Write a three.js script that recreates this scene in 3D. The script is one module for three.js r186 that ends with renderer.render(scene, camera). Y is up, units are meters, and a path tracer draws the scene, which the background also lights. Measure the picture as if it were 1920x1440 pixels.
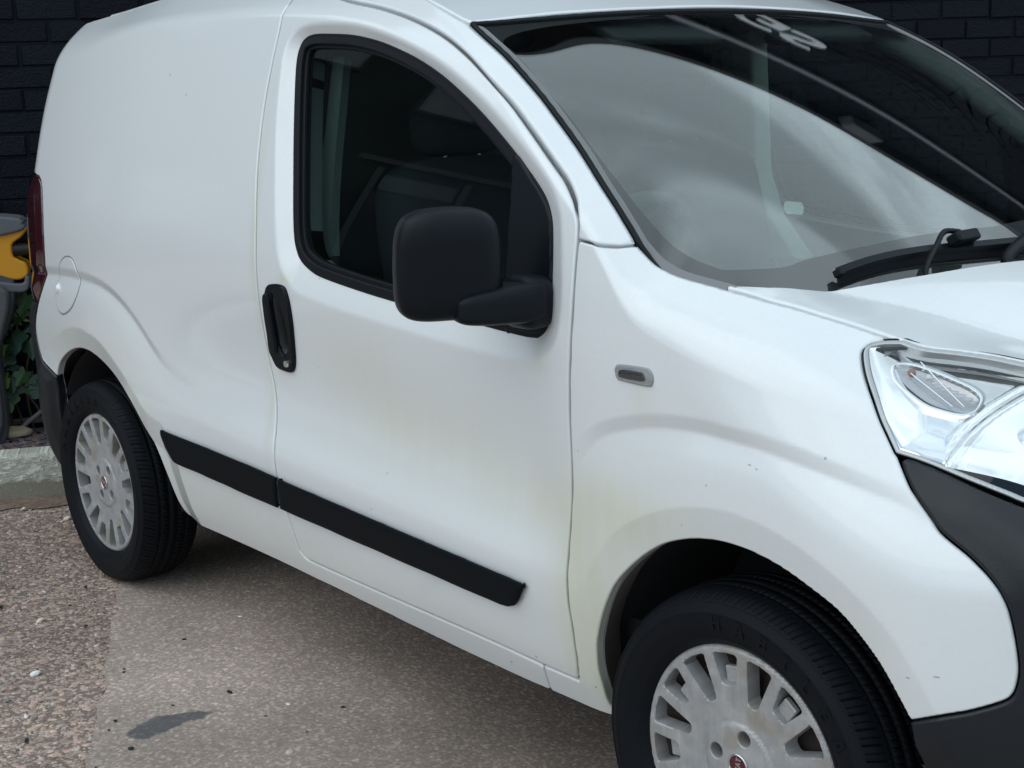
import * as THREE from 'three';
import { mergeGeometries } from 'three/addons/utils/BufferGeometryUtils.js';
import { RoundedBoxGeometry } from 'three/addons/geometries/RoundedBoxGeometry.js';
import { FontLoader } from 'three/addons/loaders/FontLoader.js';
import { TextGeometry } from 'three/addons/geometries/TextGeometry.js';

// ---------- camera ----------
const scene = new THREE.Scene();
const camera = new THREE.PerspectiveCamera(28.93, 4 / 3, 0.05, 400);
camera.position.set(4.0877, 1.4369, 2.5138);
{ const yaw = -2.4672438, pitch = -.2029951, roll = -.0328039;
  const f = new THREE.Vector3(Math.cos(pitch) * Math.cos(yaw), Math.sin(pitch), Math.cos(pitch) * Math.sin(yaw));
  const r = new THREE.Vector3().crossVectors(f, new THREE.Vector3(0, 1, 0)).normalize(), u = new THREE.Vector3().crossVectors(r, f);
  camera.up.copy(u).multiplyScalar(Math.cos(roll)).addScaledVector(r, -Math.sin(roll));
  camera.lookAt(camera.position.clone().add(f)); }

// ---------- noise ----------
function rng(seed) { let s = seed >>> 0; return () => { s = (s + 0x6D2B79F5) | 0; let t = Math.imul(s ^ (s >>> 15), 1 | s); t = (t + Math.imul(t ^ (t >>> 7), 61 | t)) ^ t; return ((t ^ (t >>> 14)) >>> 0) / 4294967296; }; }
const PERM = (() => { const r = rng(7), p = [...Array(256).keys()]; for (let i = 255; i > 0; i--) { const j = Math.floor(r() * (i + 1)); [p[i], p[j]] = [p[j], p[i]]; } return Uint8Array.from([...p, ...p]); })();
const RV = (() => { const r = rng(11); return Float32Array.from({ length: 256 }, () => r()); })();
function vn(x, y, per) { let xi = Math.floor(x), yi = Math.floor(y); const u0 = x - xi, v0 = y - yi, u = u0 * u0 * (3 - 2 * u0), v = v0 * v0 * (3 - 2 * v0);
  let x1 = xi + 1, y1 = yi + 1; if (per) { xi = ((xi % per) + per) % per; x1 = ((x1 % per) + per) % per; yi = ((yi % per) + per) % per; y1 = ((y1 % per) + per) % per; }
  const h = (a, b) => RV[PERM[(PERM[a & 255] + b) & 255]]; return (h(xi, yi) * (1 - u) + h(x1, yi) * u) * (1 - v) + (h(xi, y1) * (1 - u) + h(x1, y1) * u) * v; }
function fbm(x, y, o, per) { let s = 0, a = .5, t = 0; for (let i = 0; i < o; i++) { s += a * vn(x, y, per); t += a; a *= .5; x *= 2; y *= 2; if (per) per *= 2; } return s / t; }
const ss = (a, b, v) => { const t = Math.min(1, Math.max(0, (v - a) / (b - a))); return t * t * (3 - 2 * t); };
const mix = (a, b, t) => a + (b - a) * t;

// ---------- sky, sun, exposure ----------
{ const W = 2048, H = 1024, D = new Float32Array(W * H * 4);
  for (let j = 0; j < H; j++) for (let i = 0; i < W; i++) {
    const el = ((j + .5) / H - .5) * Math.PI, az = ((i + .5) / W - .5) * 2 * Math.PI, y = Math.sin(el), c = Math.cos(el), X = c * Math.cos(az), Z = c * Math.sin(az);
    let r, g, b;
    if (y > -0.02) { const k = 1 / (Math.max(y, 0) + .22), u = X * k, v = Z * k, wx = fbm(u * 1.3 + 40, v * 1.3 + 9, 4) - .5, wz = fbm(u * 1.3 + 5, v * 1.3 + 70, 4) - .5;
      const d = fbm(u * 1.1 + wx * 1.6 + 26, v * 1.9 + wz * 1.6 + 35, 5), cover = ss(.28, .44, d), e = .45 * fbm(u * 1.5 + v * .8 + wx * 2.4 + 3, v * 2.9 - u * .9 + wz * 2.4 + 11, 5) + .55 * fbm(u * 4.1 + v * 2.2 + wx * 3.4 + 53, v * 6.5 - u * 2.3 + wz * 3.4 + 81, 5);
      const lum = mix(.70, 1.42, ss(.30, .66, e)) * mix(1.0, .94, cover);
      const bl = [.34, .55, .86];
      r = mix(bl[0], lum * .845, cover); g = mix(bl[1], lum * 1.0, cover); b = mix(bl[2], lum * 1.10, cover);
      const hz = ss(.22, 0, y) * .5; r = mix(r, .93, hz); g = mix(g, 1.06, hz); b = mix(b, 1.14, hz);
    } else { r = .18; g = .17; b = .165; }
    const o = (j * W + i) * 4; D[o] = r; D[o + 1] = g; D[o + 2] = b; D[o + 3] = 1; }
  const t = new THREE.DataTexture(D, W, H, THREE.RGBAFormat, THREE.FloatType); t.mapping = THREE.EquirectangularReflectionMapping; t.magFilter = t.minFilter = THREE.LinearFilter; t.wrapS = THREE.RepeatWrapping; t.needsUpdate = true;
  scene.background = t; scene.environment = t; }
const sun = new THREE.DirectionalLight(0xfffaf2, 0.8);
sun.position.set(0, 8, 8); sun.target.position.set(1.2, 0, 0); sun.castShadow = true; sun.shadow.radius = 120; sun.shadow.mapSize.set(2048, 2048);
Object.assign(sun.shadow.camera, { left: -9, right: 9, top: 9, bottom: -9, near: 1, far: 40 });
scene.add(sun, sun.target);
const EXPOSURE = 1.02;

// ---------- helpers ----------
const names = {};
function numbered(n) { const k = names[n] = (names[n] ?? -1) + 1; return k ? n + '_' + String(k).padStart(3, '0') : n; }
function add(parent, name, geo, mat, pos) { const m = new THREE.Mesh(geo, mat); m.name = parent === scene ? numbered(name) : name; m.castShadow = m.receiveShadow = true; if (pos) m.position.set(...pos); parent.add(m); return m; }
function thing(name, label, category, pos = [0, 0, 0], group) { const g = new THREE.Group(); g.name = numbered(name); g.position.set(...pos); g.userData = { label, category }; if (group) g.userData.group = group; scene.add(g); return g; }
function tag(o, label, category, group) { o.userData.label = label; o.userData.category = category; if (group) o.userData.group = group; return o; }
function tex(W, H, fn, srgb = true) { const D = new Uint8Array(W * H * 4); const c = [0, 0, 0]; for (let j = 0; j < H; j++) for (let i = 0; i < W; i++) { fn(i, j, c); const o = (j * W + i) * 4; D[o] = Math.max(0, Math.min(255, c[0])); D[o + 1] = Math.max(0, Math.min(255, c[1])); D[o + 2] = Math.max(0, Math.min(255, c[2])); D[o + 3] = 255; }
  const t = new THREE.DataTexture(D, W, H); t.wrapS = t.wrapT = THREE.RepeatWrapping; t.magFilter = THREE.LinearFilter; t.minFilter = THREE.LinearMipmapLinearFilter; t.generateMipmaps = true; if (srgb) t.colorSpace = THREE.SRGBColorSpace; t.needsUpdate = true; return t; }
const lin = (r, g, b) => new THREE.Color().setRGB(r, g, b);
const std = (c, o = {}) => new THREE.MeshStandardMaterial({ color: lin(...c), roughness: .6, ...o });
// Catmull-Rom through points, n points per span (centripetal is not needed: spans are alike)
function cat(P, n = 5, closed = false) { const o = [], N = P.length, g = i => closed ? P[(i + N) % N] : P[Math.max(0, Math.min(N - 1, i))];
  for (let i = 0; i < (closed ? N : N - 1); i++) for (let k = 0; k < n; k++) { const t = k / n, a = g(i - 1), b = g(i), c = g(i + 1), d = g(i + 2);
    o.push(b.map((_, j) => .5 * (2 * b[j] + (c[j] - a[j]) * t + (2 * a[j] - 5 * b[j] + 4 * c[j] - d[j]) * t * t + (3 * b[j] - a[j] - 3 * c[j] + d[j]) * t * t * t))); }
  if (!closed) o.push(P[N - 1]); return o; }
const rev = a => a.slice().reverse();
// signed distance to a polygon, positive inside; fills G with the gradient direction (pointing inwards)
const G = [0, 0];
function sdf(poly) { const n = poly.length, A = new Float64Array(n * 4); let x0 = 1e9, x1 = -1e9, y0 = 1e9, y1 = -1e9;
  for (let i = 0; i < n; i++) { const a = poly[i], b = poly[(i + 1) % n]; A.set([a[0], a[1], b[0] - a[0], b[1] - a[1]], i * 4); x0 = Math.min(x0, a[0]); x1 = Math.max(x1, a[0]); y0 = Math.min(y0, a[1]); y1 = Math.max(y1, a[1]); }
  const f = (x, y) => { let best = 1e18, ins = false, gx = 0, gy = 0; for (let i = 0; i < n * 4; i += 4) { const ax = A[i], ay = A[i + 1], bx = A[i + 2], by = A[i + 3], px = x - ax, py = y - ay; let t = (px * bx + py * by) / (bx * bx + by * by + 1e-18); t = t < 0 ? 0 : t > 1 ? 1 : t; const dx = px - bx * t, dy = py - by * t, q = dx * dx + dy * dy; if (q < best) { best = q; gx = dx; gy = dy; }
      if ((ay > y) !== (ay + by > y) && x < bx * (y - ay) / by + ax) ins = !ins; }
    const d = Math.sqrt(best), s = ins ? 1 : -1, k = d > 1e-9 ? s / d : 0; G[0] = gx * k; G[1] = gy * k; return s * d; };
  f.box = [x0, x1, y0, y1]; f.poly = poly; return f; }
// a sheet cut out of a surface: S(u,v) -> [x,y,z]; region(u,v) > 0 is inside, in metres; edges roll over by r and turn in by depth
function sheet(S, box, region, { cell = .008, inset = 0, r = .004, depth = .018, flip = 1, uv = null, back = 0 } = {}) {
  const [u0, u1, v0, v1] = box, nu = Math.max(2, Math.ceil((u1 - u0) / cell)), nv = Math.max(2, Math.ceil((v1 - v0) / cell)), du = (u1 - u0) / nu, dv = (v1 - v0) / nv;
  const d = new Float32Array((nu + 1) * (nv + 1)); for (let j = 0; j <= nv; j++) for (let i = 0; i <= nu; i++) d[j * (nu + 1) + i] = region(u0 + i * du, v0 + j * dv) - inset;
  const pos = [], nor = [], uvs = [], idx = [], map = new Map(); const e = .0015;
  function vert(u, v, key, dl) { if (map.has(key)) return map.get(key);
    const p = S(u, v), a = S(u + e, v), b = S(u - e, v), c = S(u, v + e), f = S(u, v - e);
    const ux = a[0] - b[0], uy = a[1] - b[1], uz = a[2] - b[2], vx = c[0] - f[0], vy = c[1] - f[1], vz = c[2] - f[2];
    let nx = uy * vz - uz * vy, ny = uz * vx - ux * vz, nz = ux * vy - uy * vx; let l = flip / (Math.hypot(nx, ny, nz) || 1); nx *= l; ny *= l; nz *= l;
    if (r > 0) { region(u, v); const dd = dl; if (dd < r * .999) { const q = Math.max(0, Math.min(1, 1 - dd / r)), drop = r * (1 - Math.sqrt(1 - q * q * .96)); let ox = -(G[0] * ux / (2 * e) + G[1] * vx / (2 * e)), oy = -(G[0] * uy / (2 * e) + G[1] * vy / (2 * e)), oz = -(G[0] * uz / (2 * e) + G[1] * vz / (2 * e)); const ol = Math.hypot(ox, oy, oz) || 1;
        p[0] -= nx * drop; p[1] -= ny * drop; p[2] -= nz * drop; const s = q * .93, k = Math.sqrt(1 - s * s); nx = nx * k + ox / ol * s; ny = ny * k + oy / ol * s; nz = nz * k + oz / ol * s; l = 1 / Math.hypot(nx, ny, nz); nx *= l; ny *= l; nz *= l; } }
    const id = pos.length / 3; pos.push(...p); nor.push(nx, ny, nz); if (uv) { const q = uv(u, v); uvs.push(q[0], q[1]); } else uvs.push(u, v); map.set(key, id); return id; }
  const clip = (P, lv, sg) => { const o = []; for (let i = 0; i < P.length; i++) { const a = P[i], b = P[(i + 1) % P.length], da = (a[2] - lv) * sg, db = (b[2] - lv) * sg; if (da >= 0) o.push(a); if ((da >= 0) !== (db >= 0)) { const t = da / (da - db); o.push([a[0] + (b[0] - a[0]) * t, a[1] + (b[1] - a[1]) * t, lv]); } } return o; };
  const key = p => Math.round((p[0] - u0) / 2e-6) * 1e7 + Math.round((p[1] - v0) / 2e-6);
  const emit = P => { if (P.length < 3) return; const q = P.map(p => vert(p[0], p[1], key(p), p[2])); for (let k = 1; k + 1 < q.length; k++) { if (q[0] === q[k] || q[k] === q[k + 1] || q[0] === q[k + 1]) continue; if (flip > 0) idx.push(q[0], q[k], q[k + 1]); else idx.push(q[0], q[k + 1], q[k]); } };
  const skirt = [];
  for (let j = 0; j < nv; j++) for (let i = 0; i < nu; i++) { const w = nu + 1, a = d[j * w + i], b = d[j * w + i + 1], c = d[(j + 1) * w + i + 1], f = d[(j + 1) * w + i]; const mx = Math.max(a, b, c, f), mn = Math.min(a, b, c, f); if (mx <= 0) continue;
    const ua = u0 + i * du, ub = u0 + (i + 1) * du, va = v0 + j * dv, vb = v0 + (j + 1) * dv; const Q = [[ua, va, a], [ub, va, b], [ub, vb, c], [ua, vb, f]];
    if (mn >= r) { emit(Q); continue; }
    const P0 = mn < 0 ? clip(Q, 0, 1) : Q; if (r > 0) { emit(clip(P0, r, 1)); emit(clip(P0, r, -1)); } else emit(P0);
    if (mn < 0 && depth > 0) for (let k = 0; k < P0.length; k++) { const p = P0[k], q = P0[(k + 1) % P0.length]; if (Math.abs(p[2]) < 1e-7 && Math.abs(q[2]) < 1e-7) skirt.push([p, q]); } }
  if (depth > 0) for (const [p, q] of skirt) { const A = vert(p[0], p[1], key(p), p[2]), B = vert(q[0], q[1], key(q), q[2]); if (A === B) continue; const out = [];
      for (const [V, w] of [[A, p], [B, q]]) { const nx = nor[V * 3], ny = nor[V * 3 + 1], nz = nor[V * 3 + 2]; const s0 = S(w[0], w[1]), a = S(w[0] + e, w[1]), c = S(w[0], w[1] + e); const ux = a[0] - s0[0], uy = a[1] - s0[1], uz = a[2] - s0[2], vx = c[0] - s0[0], vy = c[1] - s0[1], vz = c[2] - s0[2]; let mx = uy * vz - uz * vy, my = uz * vx - ux * vz, mz = ux * vy - uy * vx; const l = flip / (Math.hypot(mx, my, mz) || 1); mx *= l; my *= l; mz *= l;
        region(w[0], w[1]); let ox = -(G[0] * ux + G[1] * vx), oy = -(G[0] * uy + G[1] * vy), oz = -(G[0] * uz + G[1] * vz); const ol = Math.hypot(ox, oy, oz) || 1;
        for (const h of [0, depth]) { out.push(pos.length / 3); pos.push(pos[V * 3] - mx * h, pos[V * 3 + 1] - my * h, pos[V * 3 + 2] - mz * h); nor.push(ox / ol, oy / ol, oz / ol); uvs.push(uvs[V * 2], uvs[V * 2 + 1]); } }
      const [a0, a1, b0, b1] = out; if (flip > 0) idx.push(a0, a1, b1, a0, b1, b0); else idx.push(a0, b1, a1, a0, b0, b1); }
  const g = new THREE.BufferGeometry(); g.setAttribute('position', new THREE.Float32BufferAttribute(pos, 3)); g.setAttribute('normal', new THREE.Float32BufferAttribute(nor, 3)); g.setAttribute('uv', new THREE.Float32BufferAttribute(uvs, 2)); g.setIndex(idx); return g; }
// polygon on the body side
function onSide(poly, o = {}) { const s = o.region || sdf(poly), b = (o.box || s.box || sdf(poly).box), off = o.off || 0, f = o.surf || side; const S = typeof off === 'function' ? (x, y) => [x, y, f(x, y) + off(x, y)] : (x, y) => [x, y, f(x, y) + off]; const m = .012; return sheet(S, [b[0] - m, b[1] + m, b[2] - m, b[3] + m], s, o); }
function merge(list) { return mergeGeometries(list.map(g => { const q = g.index ? g.toNonIndexed() : g; for (const k of Object.keys(q.attributes)) if (!['position', 'normal', 'uv'].includes(k)) q.deleteAttribute(k); return q; })); }
function tube(pts, r, seg = 24, rad = 8, closed = false) { return new THREE.TubeGeometry(new THREE.CatmullRomCurve3(pts.map(p => new THREE.Vector3(...p)), closed), seg, r, rad, closed); }
function tps(P) { const n = P.length, N = n + 3, M = []; const U = (a, b) => { const q = a * a + b * b; return q < 1e-12 ? 0 : q * Math.log(q); };
  for (let i = 0; i < N; i++) { const row = new Float64Array(N + 1); if (i < n) { for (let j = 0; j < n; j++) row[j] = U(P[i][0] - P[j][0], P[i][1] - P[j][1]) + (i === j ? 2e-5 : 0); row[n] = 1; row[n + 1] = P[i][0]; row[n + 2] = P[i][1]; row[N] = P[i][2]; } else for (let j = 0; j < n; j++) row[j] = i === n ? 1 : P[j][i - n - 1]; M.push(row); }
  for (let c = 0; c < N; c++) { let p = c; for (let i = c + 1; i < N; i++) if (Math.abs(M[i][c]) > Math.abs(M[p][c])) p = i; [M[c], M[p]] = [M[p], M[c]]; for (let i = 0; i < N; i++) if (i !== c) { const k = M[i][c] / M[c][c]; if (k) for (let j = c; j <= N; j++) M[i][j] -= k * M[c][j]; } }
  const w = M.map((r, i) => r[N] / r[i]); return (a, b) => { let s = w[n] + w[n + 1] * a + w[n + 2] * b; for (let j = 0; j < n; j++) s += w[j] * U(a - P[j][0], b - P[j][1]); return s; }; }
// ---- body side surface ----
function ns(pts){const n=pts.length,x=pts.map(p=>p[0]),y=pts.map(p=>p[1]),h=[],al=[0],l=[1],mu=[0],z=[0],c=Array(n).fill(0),b=[],d=[];
  for(let i=0;i<n-1;i++)h[i]=x[i+1]-x[i];
  for(let i=1;i<n-1;i++){al[i]=3*((y[i+1]-y[i])/h[i]-(y[i]-y[i-1])/h[i-1]);l[i]=2*(x[i+1]-x[i-1])-h[i-1]*mu[i-1];mu[i]=h[i]/l[i];z[i]=(al[i]-h[i-1]*z[i-1])/l[i];}
  for(let i=n-2;i>=0;i--){c[i]=z[i]-mu[i]*c[i+1];b[i]=(y[i+1]-y[i])/h[i]-h[i]*(c[i+1]+2*c[i])/3;d[i]=(c[i+1]-c[i])/(3*h[i]);}
  if(n===2){b[0]=(y[1]-y[0])/h[0];c[0]=d[0]=0;}
  const eb=b[n-2]+2*c[n-2]*h[n-2]+3*d[n-2]*h[n-2]*h[n-2];
  return v=>{if(v<=x[0])return y[0]+b[0]*(v-x[0]);if(v>=x[n-1])return y[n-1]+eb*(v-x[n-1]);let i=0;while(v>x[i+1])i++;const t=v-x[i];return y[i]+t*(b[i]+t*(c[i]+t*d[i]));};}
const soft=(d,w)=>d<=-w?0:d>=w?d:(d+w)*(d+w)/(4*w);
const prof=ns([[.18,.728],[.24,.760],[.29,.785],[.34,.806],[.40,.822],[.48,.836],[.58,.842],[.70,.843],[.85,.843],[.98,.842],[1.08,.835],[1.2,.815],[1.35,.780],[1.5,.738],[1.6,.706],[1.72,.664],[1.85,.61]]);
const scal=ns([[.40,0],[.50,.001],[.57,.005],[.60,.004],[.64,-.006],[.68,-.016],[.73,-.023],[.79,-.0225],[.87,-.014],[.95,-.005],[1.03,0],[1.1,0]]);
const xrc=ns([[.5,-.365],[.6,-.345],[.7,-.37],[.8,-.37],[.9,-.352],[1.0,-.352],[1.1,-.358],[1.2,-.345],[1.3,-.337],[1.4,-.327],[1.5,-.306],[1.6,-.285],[1.7,-.25]]);   // where the rear corner starts to turn
const cr1=ns([[-.7,1.53],[-.252,1.569],[.023,1.588],[.326,1.607],[.625,1.612],[.843,1.611],[1.1,1.6],[1.22,1.59],[1.339,1.573],[1.461,1.545],[1.566,1.515],[1.72,1.455],[2.1,1.22]]);
const cr2=ns([[1.4,1.66],[1.688,1.525],[1.848,1.432],[1.952,1.358],[2.044,1.288],[2.115,1.234],[2.191,1.174],[2.243,1.124],[2.305,1.069],[2.38,1.048],[2.45,1.031],[2.65,.985],[3,.915]]);
function sideBase(x,y){
  let z=prof(y);
  const wsc=ss(.30,1.10,x)*(1-ss(1.98,2.22,x));
  const ysh=y+.05*(x-1.1);if(ysh<1.1&&ysh>.4)z+=scal(ysh)*wsc;
  // rear taper and corner
  const g=Math.max(0,.45-x);z-=.045*(g/.9)**2;
  const dc=xrc(y)-x;if(dc>0){const R=.20,q=Math.min(dc,.94*R);z-=R-Math.sqrt(R*R-q*q);if(dc>q)z-=(dc-q)*2.75;}
  // front corner
  const x0=2.40+.30*(1-ss(.70,1.02,y)),f=Math.max(0,x-x0);z-=.08*Math.pow(f/.3,2.2);
  // roof rail crease and A pillar crease
  const K1=(1-ss(1.25,2.05,x)*.85)*(1-.20*ss(.05,-.36,x));if(x<2.2)z-=K1*(1-ss(2.05,2.2,x))*soft(y-cr1(x),.018+.035*ss(.25,-.3,x));
  if(x>1.35){const w=.010+.034*ss(2.2,2.42,x),k=(1.15+.55*ss(2.2,2.5,x))*ss(1.35,1.6,x);z-=k*soft(y-cr2(x),w);}
  return z;
}
// ---------- outlines on the body side, metres from the rear axle ----------
const C = {
doorTop:[[1.025,1.618],[1.010,1.638],[1.043,1.647],[1.114,1.642],[1.202,1.626],[1.277,1.611],[1.391,1.592],[1.520,1.563],[1.639,1.527],[1.740,1.485],[1.826,1.440],[1.908,1.394],[1.988,1.339],[2.063,1.284],[2.096,1.260],[2.122,1.238],[2.142,1.218],[2.160,1.189],[2.165,1.160]],
doorFront:[[2.165,1.160],[2.166,1.071],[2.163,1.003],[2.156,.905],[2.153,.843],[2.153,.779],[2.151,.730],[2.143,.632],[2.137,.561],[2.135,.530],[2.134,.488],[2.135,.451],[2.128,.376],[2.116,.331]],
doorBot:[[2.116,.331],[2.015,.331],[1.833,.335],[1.438,.336],[1.196,.339],[1.150,.343],[1.133,.358]],
doorRear:[[1.133,.358],[1.122,.442],[1.108,.499],[1.104,.538],[1.104,.598],[1.090,.690],[1.079,.746],[1.066,.804],[1.062,.889],[1.065,.972],[1.064,1.055],[1.058,1.127],[1.048,1.190],[1.036,1.270],[1.027,1.389],[1.028,1.493],[1.030,1.567],[1.025,1.618]],
win:[[1.108,1.494],[1.112,1.521],[1.129,1.536],[1.164,1.542],[1.231,1.540],[1.319,1.534],[1.400,1.522],[1.471,1.507],[1.570,1.480],[1.658,1.449],[1.739,1.413],[1.832,1.365],[1.933,1.304],[2.001,1.258],[2.042,1.225],[2.062,1.198],[2.072,1.172],[2.080,1.124],[2.083,1.080],[2.081,1.021],[2.073,.996],[2.054,.981],[2.038,.978],[1.988,.978],[1.793,.989],[1.581,1.002],[1.450,1.013],[1.330,1.026],[1.280,1.036],[1.235,1.056],[1.213,1.081],[1.199,1.117],[1.174,1.233],[1.144,1.349],[1.118,1.447]],
bevel:[[1.080,1.448],[1.074,1.507],[1.089,1.544],[1.121,1.561],[1.182,1.568],[1.271,1.565],[1.378,1.555],[1.492,1.531],[1.610,1.497],[1.701,1.465],[1.790,1.425],[1.880,1.378],[1.979,1.318],[2.043,1.275],[2.084,1.242],[2.111,1.206],[2.121,1.175],[2.130,1.130],[2.137,1.057],[2.129,1.000],[2.110,.964],[2.075,.942],[2.029,.934],[1.902,.934],[1.609,.951],[1.424,.965],[1.312,.976],[1.244,.987],[1.200,1.011],[1.173,1.045],[1.153,1.097],[1.123,1.233],[1.096,1.350]],
archR:[[-.282,.584],[-.240,.626],[-.182,.660],[-.109,.688],[-.035,.703],[.043,.704],[.129,.688],[.227,.656],[.309,.601],[.374,.540],[.424,.478],[.450,.401],[.463,.325],[.478,.301],[.505,.293]],
archF:[[2.192,.268],[2.179,.297],[2.181,.337],[2.182,.371],[2.188,.408],[2.197,.442],[2.225,.505],[2.262,.564],[2.314,.616],[2.371,.657],[2.421,.679],[2.470,.692],[2.525,.698],[2.581,.695],[2.635,.685],[2.688,.668],[2.745,.645],[2.787,.611],[2.819,.575],[2.846,.531],[2.862,.500]],
bandR:[[-.272,.685],[-.190,.726],[-.102,.756],[-.014,.770],[.089,.765],[.171,.746],[.265,.703],[.334,.662],[.384,.625],[.433,.591],[.517,.573]],
bandF:[[2.140,.480],[2.198,.571],[2.264,.655],[2.332,.703],[2.383,.726],[2.429,.742],[2.465,.750],[2.515,.757],[2.572,.756],[2.644,.744],[2.713,.721],[2.776,.689],[2.820,.655],[2.854,.617],[2.885,.568],[2.909,.522]],
shR:[[-.253,.903],[-.102,.911],[-.004,.912],[.131,.908],[.232,.892],[.324,.860],[.409,.812],[.473,.765],[.545,.724],[.643,.697]],
shF:[[2.179,.773],[2.213,.810],[2.249,.831],[2.302,.848],[2.366,.862],[2.448,.870],[2.526,.869],[2.597,.864],[2.663,.853],[2.723,.841],[2.785,.826],[2.833,.813],[2.873,.795]],
sillBot:[[.505,.293],[.727,.291],[.927,.290],[1.294,.280],[1.608,.268],[1.884,.262],[1.998,.264]],
sillFront:[[1.998,.264],[2.160,.266],[2.192,.268]],
hoodLine:[[2.417,1.096],[2.508,1.078],[2.552,1.070],[2.596,1.060],[2.645,1.048],[2.693,1.034],[2.719,1.025]],
glassEdge:[[1.678,1.548],[1.813,1.482],[1.920,1.418],[2.000,1.363],[2.091,1.296],[2.181,1.228],[2.229,1.185],[2.260,1.154]],
cowlEdge:[[2.260,1.154],[2.296,1.126],[2.326,1.113],[2.350,1.107],[2.381,1.102],[2.417,1.096]],
lightRear:[[2.797,.886],[2.772,.915],[2.741,.952],[2.710,.985],[2.691,1.007],[2.685,1.017],[2.688,1.022],[2.701,1.025],[2.719,1.025]],
lightTop:[[2.719,1.025],[2.740,1.018],[2.759,1.014],[2.787,1.010],[2.825,1.003],[2.861,.994],[2.92,.979],[3.0,.95]],
lightBot:[[2.797,.886],[2.837,.876],[2.892,.858],[2.944,.841],[2.967,.833],[3.03,.815],[3.08,.82]],
bumpEdge:[[2.800,.885],[2.815,.866],[2.842,.834],[2.865,.810],[2.885,.790],[2.902,.779],[2.935,.759],[2.967,.732],[2.986,.703],[2.996,.666],[3.003,.621],[3.003,.592],[2.997,.568],[2.983,.555],[2.946,.536],[2.912,.523],[2.862,.500]],
stripR:[[.525,.563],[1.033,.551],[1.124,.546],[1.101,.458],[1.000,.459],[.585,.473],[.553,.484],[.528,.509],[.514,.544]],
stripF:[[1.125,.545],[2.009,.514],[2.027,.512],[2.029,.504],[2.001,.466],[1.985,.450],[1.958,.440],[1.936,.438],[1.108,.458]],
handle:[[1.133,.996],[1.166,.999],[1.187,.997],[1.200,.989],[1.210,.959],[1.211,.913],[1.202,.856],[1.193,.818],[1.181,.799],[1.164,.793],[1.132,.794],[1.109,.799],[1.094,.818],[1.085,.837],[1.090,.885],[1.098,.949],[1.110,.978],[1.119,.990]],
fuel:[[-.055,.972],[-.017,.968],[.012,.941],[.020,.903],[.001,.863],[-.044,.824],[-.109,.800],[-.153,.808],[-.176,.845],[-.157,.895],[-.126,.940],[-.093,.963]],
rep:[[2.279,.947],[2.280,.955],[2.291,.960],[2.350,.962],[2.363,.958],[2.368,.949],[2.367,.940],[2.357,.933],[2.293,.934],[2.283,.937]],
sail:[[1.939,1.301],[2.003,1.258],[2.044,1.225],[2.065,1.198],[2.074,1.172],[2.087,1.081],[2.084,1.022],[2.075,.999],[2.056,.983],[2.038,.979],[1.990,.980],[1.953,.982],[1.956,1.077],[1.952,1.144],[1.945,1.231]],
pod:[[2.728,.987],[2.725,.993],[2.728,.995],[2.744,.994],[2.772,.986],[2.802,.975],[2.829,.964],[2.846,.953],[2.851,.941],[2.848,.934],[2.838,.932],[2.818,.936],[2.790,.945],[2.752,.966],[2.737,.977]],
lampIn:[[-.324,1.190],[-.289,1.162],[-.265,1.085],[-.260,.998],[-.268,.921],[-.305,.858],[-.351,.808]],
quarterBot:[[-.351,.808],[-.390,.748],[-.400,.700],[-.370,.645],[-.337,.616],[-.282,.584]],
bumpCrease:[[2.78,.883],[2.813,.864],[2.867,.844],[2.919,.824],[2.956,.807],[2.985,.792],[3.06,.75],[3.25,.64]],
};
const sWin = sdf(cat(C.win, 3, true)), sBev = sdf(cat(C.bevel, 3, true));
const sShR = sdf([[-.9, .89], ...cat(C.shR, 3), [.8, .67], [1.2, .62], [1.2, -.6], [-.9, -.6]]);
const sShF = sdf([[2.02, .2], [2.10, .62], ...cat(C.shF, 3), [2.97, .74], [3.2, .60], [3.2, -.6], [2.02, -.6]]);
const sBaR = sdf([[-.45, .3], [-.40, .55], [-.34, .64], ...cat(C.bandR, 3), [.575, .50], [.60, .2], [.6, -.3], [-.45, -.3]]);
const sBaF = sdf([[2.10, .1], [2.105, .35], ...cat(C.bandF, 3), [2.93, .45], [2.93, -.2], [2.10, -.2]]);
const flare = d => -.31 * (soft(d + .025, .004) - soft(d, .004)) + .24 * (soft(d - .001, .004) - soft(d - .05, .03)) + .05 * (soft(d - .05, .03) - soft(d - .16, .05));
function side(x, y) {
  let z = sideBase(x, y);
  if (x < .95 && y < 1.05) { const w = 1 - ss(.28, .80, x); if (w > 0) z += flare(Math.max(-.2, Math.min(.45, sShR(x, y)))) * w; if (y < .8) { const d = sBaR(x, y); if (d > -.003) z -= .24 * soft(Math.min(d, .09), .002); } }
  if (x > 2.0 && y < 1.0) { const w = ss(2.10, 2.27, x) * (1 - ss(2.86, 3.02, x)); if (w > 0) z += flare(Math.max(-.2, Math.min(.45, sShF(x, y)))) * w; if (y < .78 && x < 2.95) { const d = sBaF(x, y); if (d > -.003) z -= .24 * soft(Math.min(d, .12), .002) * ss(2.10, 2.24, x); } }
  if (x > 1.05 && x < 2.15 && y > .92) { const d = sBev(x, y); if (d > -.006) { const w = sWin(x, y); z -= w >= 0 ? .022 : .022 * Math.min(1, soft(d, .006) / Math.max(.004, d - w)); } }
  return z;
}
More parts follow.
